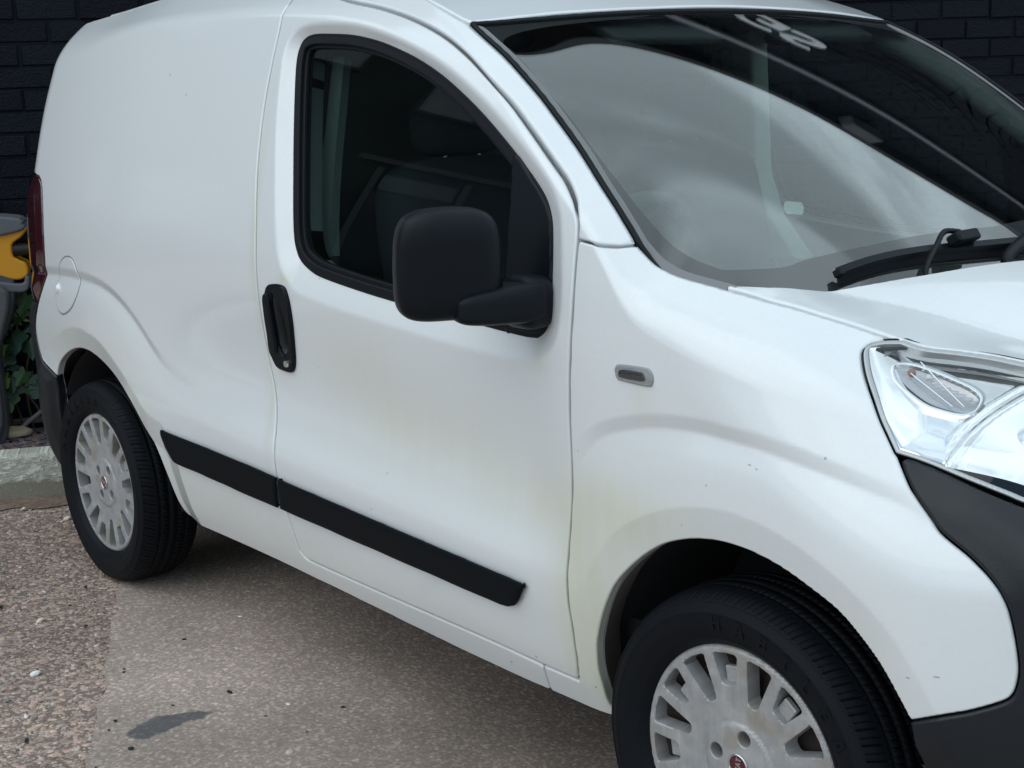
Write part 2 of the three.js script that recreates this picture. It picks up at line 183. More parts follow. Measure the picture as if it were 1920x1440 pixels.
// bonnet and windscreen surfaces: height over (x, z)
const zS = p => side(p[0], p[1]);
const bonnetPts = []; { const P = [];
  for (const p of C.hoodLine) P.push([p[0], zS(p), p[1]]); for (const p of C.lightTop) P.push([p[0], zS(p), p[1] + .002]);
  P.push([2.521, .60, 1.079], [2.569, .46, 1.089], [2.658, .24, 1.104], [2.70, 0, 1.110], [2.632, .54, 1.056], [2.72, .49, 1.035], [2.797, .45, 1.011], [2.70, .40, 1.070], [2.80, .36, 1.048], [2.80, .2, 1.075], [2.85, 0, 1.082], [2.95, .2, 1.028], [2.93, .36, .995], [3.0, 0, 1.035], [3.1, 0, .975], [3.06, .25, .955], [2.479, .69, 1.092], [2.506, .64, 1.0855], [2.97, .45, .965], [3.02, .38, .958]);
  for (const p of P) { bonnetPts.push(p); if (p[1] > .01) bonnetPts.push([p[0], -p[1], p[2]]); } }
const sCrease = sdf([[2.40, .66], ...cat([[2.521, .600], [2.58, .572], [2.632, .54], [2.72, .49], [2.797, .45], [2.90, .39], [3.0, .34]], 4), [3.3, .2], [3.3, -.2], ...cat([[3.0, -.34], [2.90, -.39], [2.797, -.45], [2.72, -.49], [2.632, -.54], [2.58, -.572], [2.521, -.600]], 4), [2.40, -.66]]);
const ridge = (x, z) => .16 * (soft(sCrease(x, z), .004) - soft(sCrease(x, z) - .06, .05));
const bonnetT = tps(bonnetPts.map(p => [p[0], p[1], p[2] - ridge(p[0], p[1])])), bonnetY = (x, z) => bonnetT(x, z) + ridge(x, z);
const screenPts = []; { const P = []; for (const p of C.glassEdge) P.push([p[0], zS(p), p[1]]); C.cowlEdge.slice(1).forEach((p, i) => P.push([p[0], zS(p), p[1] - .010 * (i + 1)]));
  P.push([1.722, 0, 1.576], [1.95, 0, 1.448], [2.2, 0, 1.293], [2.45, 0, 1.127], [2.66, 0, .982], [1.71, .33, 1.569], [2.2, .4, 1.268], [2.45, .4, 1.10], [2.6, .4, .995], [2.5, .62, 1.012]);
  for (const p of P) { screenPts.push(p); if (p[1] > .01) screenPts.push([p[0], -p[1], p[2]]); } }
const screenY = tps(screenPts);
// ---------- roof ----------
const ZC = side(1.678, 1.548), railZ = x => mix(.60, ZC, ss(1.2, 1.678, x));
function railY(x) { if (x >= 1.678) return 1.548; let a = 1.5, b = 1.80; for (let i = 0; i < 40; i++) { const m = (a + b) / 2; if (side(x, m) > railZ(x)) a = m; else b = m; } return mix(a, 1.548, ss(1.60, 1.678, x)); }
const railPts = []; for (let x = -.20; x < 1.66; x += .06) railPts.push([x, railY(x)]); railPts.push([1.678, 1.548]);
const frontX = z => 1.676 + .048 * (1 - (z / ZC) ** 2);
const roofRaw = []; for (let i = 0; i < railPts.length; i += 3) roofRaw.push([railPts[i][0], railZ(railPts[i][0]), railPts[i][1]]); roofRaw.push([1.678, ZC, 1.548]);
for (const z of [.5, .35, .2]) roofRaw.push([frontX(z), z, screenY(frontX(z), z) + .004]);
const rc = ns([[-.5, 1.672], [-.2, 1.705], [.3, 1.727], [.8, 1.728], [1.2, 1.708], [1.45, 1.668], [1.6, 1.626], [1.724, 1.580]]);
for (const x of [-.47, -.2, .1, .4, .7, 1, 1.25, 1.45, 1.6, 1.724]) { roofRaw.push([x, 0, rc(x)]); if (x < 1.65) roofRaw.push([x, .38, rc(x) - .016]); }
const roofY = tps(roofRaw.flatMap(p => p[1] > .01 ? [p, [p[0], -p[1], p[2]]] : [p]));

// ---------- paints ----------
const chips = (() => { const r = rng(5), L = []; const P = [[2.575, .838, .003, 0], [2.590, .834, .003, .3], [2.49, .79, .0016, .2], [2.43, .71, .0014, 1], [2.905, .582, .004, .1], [2.865, .572, .003, .1], [1.31, 1.02, .002, 0], [.63, 1.42, .005, 1.2], [.52, 1.47, .004, 1.4], [2.705, .868, .0025, .1], [2.0, .345, .004, 0], [2.04, .33, .004, 0], [1.9, .30, .005, .4], [2.16, .33, .004, 1], [2.18, .31, .006, 1]]; L.push(...P); for (let i = 0; i < 14; i++) L.push([r() * 3.3 - .4, .3 + r() * r() * 1.0, .0010 + r() * .0010, r() * 3]); return L; })();
const sideMap = (() => { const W = 2048, H = 1024; const grime = [[2.22, .55, .13, .17, .9], [2.32, .70, .17, .06, .65], [2.16, .47, .07, .14, .9], [2.2, .36, .06, .1, .75], [1.68, .74, .30, .10, .55], [1.45, .86, .14, .10, .42], [2.0, .66, .17, .06, .5], [.0, .72, .3, .05, .55], [.3, .60, .18, .07, .45], [1.05, 1.1, .015, .28, .6], [1.07, .72, .012, .2, .4], [2.07, .945, .03, .03, .5], [.5, .4, .7, .08, .3], [1.6, .36, .8, .05, .28], [2.34, .90, .03, .035, .4], [2.79, .57, .06, .1, .45], [1.19, 1.012, .03, .012, .7]];
  return tex(W, H, (i, j, c) => { const x = i / W * 4 - .7, y = j / H * 2; let g = .02 + .03 * fbm(x * 3, y * 3, 3);
    for (const q of grime) { const a = (x - q[0]) / q[2], b = (y - q[1]) / q[3], e = a * a + b * b; if (e < 5) g += q[4] * Math.exp(-e) * (.45 + .75 * fbm(x * 9 + q[0] * 7, y * 4, 4)); }
    const st = fbm(x * 70, y * 3.2, 3), gr = fbm(x * 260, y * 260, 2); g *= .75 + .45 * ss(.25, .8, st * .45 + gr * .55); g = Math.min(1, g);
    const v = 232 + (gr - .5) * 4; c[0] = v * .982 * (1 - .055 * g); c[1] = v * (1 - .065 * g); c[2] = v * (1.012 - .15 * g);
    for (const q of chips) { const dx = x - q[0], dy = y - q[1]; if (Math.abs(dx) < .02 && Math.abs(dy) < .02) { const a = dx * Math.cos(q[3]) + dy * Math.sin(q[3]), b = -dx * Math.sin(q[3]) + dy * Math.cos(q[3]), k = (a / q[2]) ** 2 + (b / Math.min(.0013, q[2])) ** 2; if (k < 1.4) { const t = ss(1.4, .5, k) * .5; c[0] = mix(c[0], 70, t); c[1] = mix(c[1], 76, t); c[2] = mix(c[2], 80, t); } } } }); })();
const sideUV = (x, y) => [(x + .7) / 4, y / 2];
const paint = new THREE.MeshPhysicalMaterial({ color: lin(1, 1, 1), map: sideMap, roughness: .42, clearcoat: 1, clearcoatRoughness: .09 });
const clean = (x, z) => [(x + .7) / 4, .93 + z * .02];   // the unsoiled top of the paint map
const grainBump = tex(256, 256, (i, j, c) => { c[0] = c[1] = c[2] = 255 * fbm(i / 4, j / 4, 3, 64); }, false);
const bumpOf = (rep, s) => { const t = grainBump.clone(); t.repeat.set(rep, rep); t.needsUpdate = true; return { bumpMap: t, bumpScale: s }; };
const phys = (c, s, o) => new THREE.MeshPhysicalMaterial({ color: lin(...c), specularIntensity: s, roughness: .5, ...o });
const plastic = phys([.0075, .0105, .0150], .9, { roughness: .44, ...bumpOf(9, .00018) });
const plasticFine = phys([.0032, .0062, .0095], .42, { roughness: .40, ...bumpOf(16, .00012) });
const rubber = new THREE.MeshPhysicalMaterial({ color: lin(.005, .0068, .0095), roughness: .55, specularIntensity: .45 });
const dark = std([.030, .030, .032], { roughness: .9 }), shellGrey = std([.20, .205, .21], { roughness: .7 });
const plasticStrip = phys([.0022, .0046, .0072], .26, { roughness: .55, ...bumpOf(9, .00018) });
const rubberTyre = phys([.0038, .0054, .0082], .34, { roughness: .56, ...bumpOf(6, .0003) });
const chrome = new THREE.MeshStandardMaterial({ color: lin(.88, .89, .90), metalness: 1, roughness: .07 });
const chromeSoft = new THREE.MeshStandardMaterial({ color: lin(.80, .81, .82), metalness: 1, roughness: .22 });
const glassClear = new THREE.MeshPhysicalMaterial({ color: lin(.97, .98, .98), roughness: 0, transmission: 1, thickness: 0, ior: 1.5 });
const glassScreen = new THREE.MeshPhysicalMaterial({ color: lin(.88, .94, .925), roughness: 0, transmission: 1, thickness: 0, ior: 2.0 });
const glassSide = new THREE.MeshPhysicalMaterial({ color: lin(.50, .62, .60), roughness: 0, transmission: 1, thickness: 0, ior: 1.45 });

// ---------- the van ----------
const van = thing('panel_van', 'white panel van with black door mirror, parked with its tail to the black brick wall', 'van');
function mirrored(m) { const c = m.clone(); c.scale.z *= -1; c.position.z *= -1; c.name = m.name; van.add(c); return c; }
const cc = (k, n = 4) => cat(C[k], n);
// side panel: rear quarter, roof rail, windscreen pillar and sill in one pressing
const sidePoly = [...railPts, ...cc('glassEdge').slice(1), [2.241, 1.1515], [2.165, 1.160], ...rev(cc('doorTop')).slice(1), ...rev(cc('doorRear')).slice(1), ...rev(cat(C.doorBot, 3)).slice(1).filter(p => p[0] < 2.01), [2.013, .331], [1.998, .264], ...rev(cc('sillBot')).slice(1), ...rev(cc('archR')).slice(1), ...rev(cc('quarterBot')).slice(1), ...rev(cc('lampIn')).slice(1), [-.40, 1.198], [-.53, 1.20], [-.528, 1.38], [-.515, 1.47], ...[[-.48, .125], [-.43, .065], [-.37, .028], [-.29, .007]].map(q => [q[0], railPts[0][1] - q[1]])];
const sSide = sdf(sidePoly);
const GAP = .0022;
const sidePanel = add(van, 'side_panel', onSide(sidePoly, { region: sSide, inset: GAP, uv: sideUV, cell: .0065, depth: .026 }), paint); mirrored(sidePanel);
sidePanel.userData.label = 'white rear side panel with fuel flap above the rear wheel';
{ const p = cat(C.fuel, 6, true), s = sdf(p); const f = add(sidePanel, 'fuel_flap', onSide(p, { region: s, inset: .001, off: .0025, r: .0025, depth: .01, cell: .006, uv: sideUV }), paint);
  add(sidePanel, 'flap_seal', onSide(p, { region: (x, y) => { const d = s(x, y); return .0032 - Math.abs(d); }, off: .0006, r: 0, depth: .004, cell: .003, box: s.box }), std([.22, .23, .23]));
  void f; const k = sdf(cat([[-.178, .872], [-.150, .890], [-.130, .872], [-.150, .852]], 6, true)); add(sidePanel, 'flap_grip', onSide(k.poly, { region: k, off: (x, y) => .003 + .008 * ss(0, .012, k(x, y)), r: 0, cell: .003, depth: .006 }), paint); }
{ const p = [...cat([[-.43, .53], [-.10, .53]], 2)]; void p; }
// door
const doorPoly = [...cc('doorTop'), ...cc('doorFront').slice(1), ...cc('doorBot').slice(1), ...cc('doorRear').slice(1)], sDoor = sdf(doorPoly);
const door = new THREE.Group(); door.name = 'door'; door.userData.label = 'white cab door with window, black handle and rubbing strip'; van.add(door);
const handleHole = sdf(cat([[1.138, .972], [1.158, .962], [1.178, .935], [1.186, .895], [1.182, .858], [1.168, .838], [1.150, .832], [1.137, .85], [1.133, .90]], 5, true));
const doorRegion = (x, y) => { const a = sDoor(x, y), g0 = G[0], g1 = G[1]; if (x > 1.1 && x < 1.22 && y > .8 && y < 1.0) { const b = -handleHole(x, y) - .003; if (b < a) { G[0] *= -1; G[1] *= -1; return b; } G[0] = g0; G[1] = g1; return a; } if (x < 1.09 || x > 2.12 || y < .96) { return a; } const b = -sWin(x, y) + .0030; if (b < a) { G[0] = -G[0]; G[1] = -G[1]; return b; } G[0] = g0; G[1] = g1; return a; };
add(door, 'door_skin', onSide(doorPoly, { region: doorRegion, box: sDoor.box, inset: .0030, uv: sideUV, cell: .0045, depth: .026 }), paint);
{ // window: gasket, glass, sail
  const gas = (x, y) => { const d = sWin(x, y) + .0025; if (d < .009) return d; G[0] = -G[0]; G[1] = -G[1]; return .0205 - d; };
  add(door, 'window_seal', onSide(sWin.poly, { region: gas, box: sWin.box, cell: .0035, r: .003, off: .0035, depth: .012 }), rubber);
  const gas2 = (x, y) => { const d = sWin(x, y) - .016; if (d < .006) return d; G[0] = -G[0]; G[1] = -G[1]; return .011 - d; };
  add(door, 'glass_run', onSide(sWin.poly, { region: gas2, box: sWin.box, cell: .004, r: .002, off: -.006, depth: .016 }), rubber);
  add(door, 'window_glass', onSide(sWin.poly, { region: sWin, box: sWin.box, cell: .02, inset: .012, r: 0, off: -.013, depth: 0, surf: (x, y) => sideBase(x, y) - .022 }), glassSide);
  const sp = sdf(cat(C.sail, 3, true)); add(door, 'sail_panel', onSide(sp.poly, { region: sp, inset: .001, cell: .006, r: .006, off: .006, depth: .02 }), plasticFine);
}
{ // handle: a bezel, a pull behind it and a lock
  const h = sdf(cat(C.handle, 4, true)); const hole = handleHole;
  const reg = (x, y) => { const a = h(x, y), g0 = G[0], g1 = G[1], b = -hole(x, y); if (b < a) { G[0] = -G[0]; G[1] = -G[1]; return b; } G[0] = g0; G[1] = g1; return a; };
  add(door, 'handle_bezel', onSide(h.poly, { region: reg, box: h.box, cell: .004, r: .006, off: .009, depth: .014 }), plasticFine);
  add(door, 'handle_recess', onSide(hole.poly, { region: hole, inset: -.003, box: [1.12, 1.2, .82, .985], cell: .006, r: 0, depth: 0, off: (x, y) => .002 - .03 * ss(0, .018, hole(x, y)) }), std([.006, .007, .009], { roughness: .45 }));
  const pull = sdf(cat([[1.106, .962], [1.118, .974], [1.132, .968], [1.134, .90], [1.134, .846], [1.118, .832], [1.104, .842], [1.102, .90]], 4, true)); add(door, 'handle_pull', onSide(pull.poly, { region: pull, cell: .004, r: .007, off: .016, depth: .012 }), plasticFine);
  const lk = new THREE.CylinderGeometry(.0075, .0085, .006, 20); lk.rotateX(Math.PI / 2); add(door, 'lock', lk, chromeSoft, [1.166, .815, side(1.166, .815) + .011]);
}
const stripSurf = (k, rr) => { const s = sdf(cat(C[k], 1, true)); const rs = (x, y) => s(x, y) - 0; return onSide(s.poly, { region: rs, box: s.box, cell: .005, inset: .0015, r: .005, depth: .012, off: (x, y) => { const d = s(x, y); return .006 + .008 * Math.sqrt(Math.max(0, 1 - (1 - Math.min(1, Math.max(0, d) / rr)) ** 2)); } }); };
add(door, 'rubbing_strip', stripSurf('stripF', .018), plasticStrip); add(van, 'rubbing_strip', stripSurf('stripR', .018), plasticStrip);
mirrored(door);
// front wing
const wingPoly = [...rev(cc('doorFront')), [2.241, 1.1515], ...cc('cowlEdge'), ...cc('hoodLine').slice(1), ...rev(cc('lightRear')).slice(1), ...cc('bumpEdge').slice(1), ...rev(cc('archF')).slice(1), ...rev(C.sillFront).slice(1), [2.013, .331]];
const wing = add(van, 'front_wing', onSide(wingPoly, { region: sdf(wingPoly), inset: GAP, uv: sideUV, cell: .005, depth: .026 }), paint); mirrored(wing);
{ // side repeater
  const s = sdf(cat(C.rep, 4, true)); add(wing, 'repeater_base', onSide(s.poly, { region: s, cell: .003, r: .003, off: .004, depth: .008, inset: -.001 }), std([.30, .32, .33], { roughness: .3 }));
  const s2 = sdf(cat([[2.290, .944], [2.297, .953], [2.345, .955], [2.353, .948], [2.347, .9405], [2.297, .940]], 4, true)); const L = []; for (let i = 0; i < 4; i++) L.push(onSide([[2.302, .9432 + i * .003], [2.344, .9432 + i * .003], [2.344, .9448 + i * .003], [2.302, .9448 + i * .003]], { cell: .003, r: 0, off: .0070, depth: .002 }));
  add(wing, 'repeater_reflector', onSide(s2.poly, { region: s2, cell: .003, r: 0, off: .0058, depth: 0 }), std([.10, .10, .11], { metalness: .7, roughness: .25 })); add(wing, 'repeater_ribs', merge(L), std([.26, .22, .22], { roughness: .3 }));
  add(wing, 'repeater_lens', onSide(s.poly, { region: s, cell: .003, inset: .001, r: .004, depth: .004, off: (x, y) => .006 + .005 * ss(0, .012, s(x, y)) }), glassClear); }
// black inner shell behind the panel gaps, with wheel and window openings
{ const outer = [...railPts.map(p => [p[0], p[1] - .006]), ...cc('glassEdge').slice(1), ...cc('cowlEdge').slice(1), ...cc('hoodLine').slice(1), [2.70, .99], [2.77, .87], [2.98, .60], [2.98, .3], [2.6, .3], [2.192, .275], [.5, .30], [.0, .30], [-.40, .3], [-.46, .8], [-.5, 1.2], [-.5, 1.5]], so = sdf(outer), aR = sdf([...cat(C.archR, 2), [.505, -.2], [-.282, -.2]]), aF = sdf([...cat(C.archF, 2), [2.86, -.2], [2.19, -.2]]);
  const reg = (x, y) => { let a = so(x, y); for (const h of [aR, aF]) { const b = -h(x, y) - .004; if (b < a) a = b; } const w = -sWin(x, y) - .0; if (w < a) a = w; return a; };
  const sh = add(van, 'inner_shell', onSide(outer, { region: reg, box: so.box, cell: .02, r: 0, depth: .05, off: -.022 }), shellGrey); mirrored(sh); }
// tail lamp and rear bumper
{ const p = [...rev(cc('lampIn')), [-.37, 1.195], [-.45, 1.19], [-.52, 1.17], [-.53, .85], [-.42, .808]], s = sdf(p); const l = add(van, 'tail_lamp', onSide(p, { region: s, inset: .001, cell: .006, r: .006, depth: .03, off: (x, y) => .002 + .010 * ss(0, .05, s(x, y)) }), new THREE.MeshPhysicalMaterial({ color: lin(.030, .0018, .005), roughness: .10, clearcoat: 1, clearcoatRoughness: .03 })); l.userData.label = 'dark red tail lamp'; mirrored(l);
  const b = [...cc('quarterBot'), [-.30, .50], [-.335, .40], [-.33, .26], [-.45, .22], [-.56, .24], [-.56, .80], [-.42, .806]], sb = sdf(b); const bm = add(van, 'rear_bumper', onSide(b, { region: sb, inset: .001, cell: .008, r: .006, depth: .03, off: (x, y) => .004 + .012 * ss(.0, .05, sb(x, y)) }), plastic); mirrored(bm);
  const rear = new RoundedBoxGeometry(.10, 1.10, 1.22, 5, .045); add(van, 'rear_door', rear, paint, [-.50, .97, 0]); add(van, 'rear_bumper_bar', new RoundedBoxGeometry(.12, .34, 1.3, 3, .03), plastic, [-.55, .42, 0]); }
// roof, bonnet, windscreen
{ const p = [...railPts.slice(1).map(q => [q[0], railZ(q[0])]), ...[.6, .5, .4, .3, .2, .1, 0, -.1, -.2, -.3, -.4, -.5, -.6].map(z => [frontX(z), z]), ...rev(railPts.slice(1)).map(q => [q[0], -railZ(q[0])])], s = sdf(p); const b = s.box;
  add(van, 'roof', sheet((x, z) => [x, roofY(x, z), z], [b[0] - .01, b[1] + .01, b[2] - .01, b[3] + .01], s, { cell: .02, inset: -.002, r: .005, depth: .02, flip: -1, uv: clean }), paint);
  add(van, 'roof_lining', sheet((x, z) => [x, roofY(x, z) - .035, z], [.95, b[1] + .01, b[2] - .01, b[3] + .01], s, { cell: .04, inset: .02, r: 0, depth: 0, flip: 1 }), std([.13, .14, .14], { roughness: .95 })); }
const bonnetPoly = (() => { const a = cc('hoodLine').map(p => [p[0], zS(p)]), f = cc('lightTop').slice(1).map(p => [p[0], zS(p)]), half = [[2.417, zS([2.417, 1.096])], [2.479, .690], [2.506, .640], [2.521, .600], [2.545, .53], [2.569, .46], [2.615, .35], [2.658, .24], [2.688, .12], [2.70, 0]]; const right = [...rev(half), ...a.slice(1), ...f, [3.06, .30], [3.10, .15], [3.11, 0]]; return [...right, ...rev(right).slice(1, -1).map(p => [p[0], -p[1]])]; })();
{ const s = sdf(bonnetPoly), b = s.box; add(van, 'bonnet', sheet((x, z) => [x, bonnetY(x, z), z], [b[0] - .01, b[1] + .01, b[2] - .01, b[3] + .01], s, { cell: .01, inset: .0015, r: .005, depth: .02, flip: -1, uv: clean }), paint);
  add(van, 'bonnet_underside', sheet((x, z) => [x, bonnetY(x, z) - .03, z], [b[0] - .02, b[1] + .02, b[2] - .02, b[3] + .02], s, { cell: .04, inset: -.008, r: 0, depth: 0, flip: -1 }), shellGrey); }
const screenPoly = (() => { const e = [...cc('glassEdge'), ...cc('cowlEdge').slice(1)].map(p => [p[0], zS(p)]); const right = [...[0, .1, .2, .3, .4, .5, .6].map(z => [frontX(z) + .004, z]), ...e, [2.50, .70], [2.56, .63], [2.62, .5], [2.69, .3], [2.72, 0]]; return [...right, ...rev(right).slice(1, -1).map(p => [p[0], -p[1]])]; })();
const sScreen = sdf(screenPoly);
const onScreen = (reg, o, off) => { const b = o.box || [1.64, 2.74, -.78, .78]; return sheet((x, z) => [x, screenY(x, z) + (typeof off === 'function' ? off(x, z) : off), z], b, reg, { r: 0, depth: 0, flip: -1, ...o }); };
const screen = add(van, 'windscreen', onScreen(sScreen, { inset: .004, cell: .02 }, -.006), glassScreen);
{ const mo = (x, z) => { const d = sScreen(x, z) + .001; if (2.41 - x < Math.min(d, .010 - d)) { G[0] = -1; G[1] = 0; return 2.41 - x; } if (d < .005) return d; G[0] *= -1; G[1] *= -1; return .010 - d; }; add(screen, 'screen_seal', onScreen(mo, { cell: .005, r: .003, depth: .012 }, .001), rubber);
  add(screen, 'wiper_sticker', onScreen(sdf([[2.275, .415], [2.292, .380], [2.314, .407], [2.297, .442]]), { cell: .01, box: [2.25, 2.34, .35, .47] }, -.014), std([.30, .33, .32], { roughness: .8 })); }

{ // black ceramic border under the glass
  const half = [[1.735, 0], [1.735, .3], [1.727, .5], [1.735, .60], [1.76, .648], [1.802, .652], [1.898, .673], [1.978, .683], [2.104, .703], [2.185, .712], [2.229, .709], [2.269, .701], [2.305, .680], [2.331, .658], [2.345, .642], [2.385, .546], [2.392, .496], [2.411, .398], [2.424, .282], [2.438, .026], [2.438, 0]]; const inn = sdf([...cat(half, 3), ...rev(cat(half, 3)).slice(1, -1).map(p => [p[0], -p[1]])]);
  add(screen, 'inner_ply', onScreen((x, z) => inn(x, z) - .0, { cell: .02 }, -.0095), glassScreen);
  add(screen, 'screen_border', onScreen((x, z) => Math.min(sScreen(x, z) - .005, -inn(x, z)), { cell: .008 }, -.0078), std([.006, .006, .008], { roughness: .6 })); }
// ---------- wheels ----------
const font = await new FontLoader().loadAsync('fonts/droid/droid_sans_bold.typeface.json');
const text = (s, size, depth) => { const g = new TextGeometry(s, { font, size, depth, curveSegments: 4, bevelEnabled: false }); g.computeBoundingBox(); const b = g.boundingBox; g.translate(-(b.max.x + b.min.x) / 2, -(b.max.y + b.min.y) / 2, 0); return g; };
const tyreGeo = (() => { const prof = [[.200, .058], [.206, .066], [.212, .076], [.220, .0815], [.2225, .0835], [.225, .083], [.238, .0895], [.252, .0925], [.264, .0922], [.2655, .0932], [.268, .0932], [.2695, .0915], [.278, .0885], [.283, .0855], [.2845, .0865], [.287, .0855], [.2885, .082], [.2935, .0745], [.2975, .066], [.3000, .056], [.3015, .047], [.3020, .0435], [.2955, .0425], [.2955, .0365], [.3022, .0355], [.3030, .025], [.3030, .0165], [.2955, .0155], [.2955, .0095], [.3032, .0085], [.3034, 0]];
  const full = [...prof, ...rev(prof).slice(1).map(p => [p[0], -p[1]])], A = [], N = 74; for (let i = 0; i < N; i++) for (const t of [0, .055, .085, .165, .195, .5, .545, .57, .63, .655]) A.push((i + t) / N * Math.PI * 2);
  const cutAt = t => (t > .07 && t < .18 ? 1 : t > .56 && t < .64 ? .55 : 0); const n = full.length, pos = [], uv = [], idx = [];
  A.forEach((a, k) => { full.forEach(([r, z], i) => { const az = Math.abs(z); const tt = (a / Math.PI / 2 * N) % 1; const lean = (az - .06) * 2.2; void lean; let q = r; if (cutAt(tt) && ((az > .047 && az < .083 && r > .287) || (az > .011 && az < .035 && r > .300))) q -= .0045 * cutAt(tt); const b = a + (az > .04 ? (z > 0 ? 1 : -1) * (az - .06) * .9 : z * 1.2); pos.push(q * Math.cos(b), q * Math.sin(b), z); uv.push(a * .5, i * .02); }); });
  const M = A.length; for (let k = 0; k < M; k++) for (let i = 0; i < n - 1; i++) { const a = k * n + i, b = ((k + 1) % M) * n + i; idx.push(a, b, a + 1, b, b + 1, a + 1); }
  const g = new THREE.BufferGeometry(); g.setAttribute('position', new THREE.Float32BufferAttribute(pos, 3)); g.setAttribute('uv', new THREE.Float32BufferAttribute(uv, 2)); g.setIndex(idx); g.computeVertexNormals(); return g; })();
const capFace = r => r > .075 ? mix(.0665, .0735, ss(.07, .2, r)) - .010 * ss(.202, .2105, r) : .0665 + .004 * ss(.075, .068, r);
const capOpen = [], D2R = Math.PI / 180;
for (let k = 0; k < 16; k++) { const c = (166.25 - 22.5 * k) * D2R, big = k % 2 === 0, r0 = big ? .113 : .138, r1 = .1925, P = []; const hw = r => r * Math.tan(11.25 * D2R) - .0115; const rot = (r, w) => [r * Math.cos(c) - w * Math.sin(c), r * Math.sin(c) + w * Math.cos(c)];
  P.push(rot(r0 + .004, -hw(r0)), rot(r0, -hw(r0) + .005), rot(r0, hw(r0) - .005), rot(r0 + .004, hw(r0)), rot(r1 - .003, hw(r1)), rot(r1, hw(r1) - .006), rot(r1 + .002, 0), rot(r1, -hw(r1) + .006), rot(r1 - .003, -hw(r1))); capOpen.push({ s: sdf(P), c, big }); }
const nutA = [168, 78, -12, -102].map(a => a * D2R);
const capReg = (x, y) => { const r = Math.hypot(x, y), a = Math.atan2(y, x); let best = .2105 - r, gx = -x / (r || 1), gy = -y / (r || 1); if (r > .10) for (const o of capOpen) { let d = Math.abs(a - o.c); d = Math.min(d, Math.PI * 2 - d); if (d > .35) continue; const q = -o.s(x, y); if (q < best) { best = q; gx = -G[0]; gy = -G[1]; } } if (r < .08) for (const q of nutA) { const dx = x - .051 * Math.cos(q), dy = y - .051 * Math.sin(q), e = Math.hypot(dx, dy), d = e - .0135; if (d < best) { best = d; gx = dx / (e || 1); gy = dy / (e || 1); } } G[0] = gx; G[1] = gy; return best; };
const capMap = tex(512, 512, (i, j, c) => { const x = i / 512 - .5, y = j / 512 - .5, r = Math.hypot(x, y) * .44 / .5 * .5 * 2; const n = fbm(i / 24, j / 24, 5), m = fbm(i / 7 + 9, j / 90, 4), q = fbm(i / 60 + 30, j / 60, 4); let v = 168 + (n - .5) * 40 + (m - .5) * 9; const di = ss(.56, .74, q) * .35; c[0] = mix(v, 150, di); c[1] = mix(v * 1.0, 138, di); c[2] = mix(v * 1.005, 118, di); const sc = fbm(i / 3 + 5, j / 160 + i / 400, 2); if (sc > .78) { c[0] += 8; c[1] += 8; c[2] += 8; } void r; });
const capMat = new THREE.MeshStandardMaterial({ map: capMap, roughness: .47, metalness: .25 });
const capGeo = sheet((x, y) => [x, y, capFace(Math.hypot(x, y))], [-.216, .216, -.216, .216], capReg, { cell: .0045, r: .003, depth: .030, uv: (x, y) => [x / .44 + .5, y / .44 + .5] });
const steel = std([.055, .042, .036], { roughness: .7, ...bumpOf(4, .0006) });
const badgeMat = new THREE.MeshPhysicalMaterial({ color: lin(.075, .006, .018), roughness: .25, clearcoat: 1 });
function makeWheel(name, turn) { const w = new THREE.Group(); w.name = name; w.rotation.z = turn; van.add(w);
  add(w, 'tyre', tyreGeo, rubberTyre); add(w, 'hubcap', capGeo, capMat);
  const br = []; for (const o of capOpen) if (!o.big) { const g = new RoundedBoxGeometry(.030, .030, .012, 2, .003); g.rotateZ(o.c); g.translate(.153 * Math.cos(o.c), .153 * Math.sin(o.c), .052); br.push(g); } add(w, 'hubcap_clips', merge(br), capMat);
  const d = new THREE.LatheGeometry([[.02, .035], [.08, .035], [.11, .018], [.17, .012], [.19, .03], [.203, .062]].map(p => new THREE.Vector2(...p)), 64); d.rotateX(Math.PI / 2); d.scale(1, 1, 1); add(w, 'steel_rim', d, steel);
  const b = new THREE.CylinderGeometry(.0195, .0195, .010, 40); b.rotateX(Math.PI / 2); add(w, 'badge', b, badgeMat, [0, 0, .067]);
  const ri = new THREE.TorusGeometry(.0195, .0018, 8, 40); add(w, 'badge_ring', ri, chromeSoft, [0, 0, .0722]);
  const t = text('FIAT', .0105, .0008); t.rotateZ(Math.PI / 2 - .1); add(w, 'badge_letters', t, chromeSoft, [0, 0, .0718]);
  const L = []; [...'HABILEAD'].forEach((ch, i) => { const g = text(ch, .024, .0012), a = (97 - i * 11.5) * D2R; g.scale(1.05, 1, 1); g.rotateZ(a - Math.PI / 2); g.translate(.2505 * Math.cos(a), .2505 * Math.sin(a), .0922); L.push(g); }); add(w, 'sidewall_letters', merge(L), rubberTyre);
  return w; }
const wf = makeWheel('wheel', 0); wf.position.set(2.513, .302, .73);
{ const o = new THREE.Group(); void o; wf.rotation.y = .025; }
const wr = makeWheel('wheel', 1.15); wr.position.set(0, .302, .73);
for (const [x, s] of [[2.513, 0], [0, 2]]) { const c = makeWheel('wheel', s); c.rotation.y = Math.PI; c.position.set(x, .302, -.73); }
{ const well = x => { const g = new THREE.CylinderGeometry(.385, .385, .36, 40, 1, true, Math.PI / 2 - .08, Math.PI + .16); g.rotateX(Math.PI / 2); g.scale(1, .98, 1); g.translate(x, .335, 0); return g; };
  for (const [x, k] of [[2.52, 1], [.06, 1.03]]) for (const s of [1, -1]) { const m = add(van, 'wheel_well', well(0), dark, [x, 0, s * .60]); m.scale.x = k; const b = new THREE.CircleGeometry(.385, 32, 0, Math.PI); add(van, 'well_wall', b, dark, [x, .325, s * .43]); } }
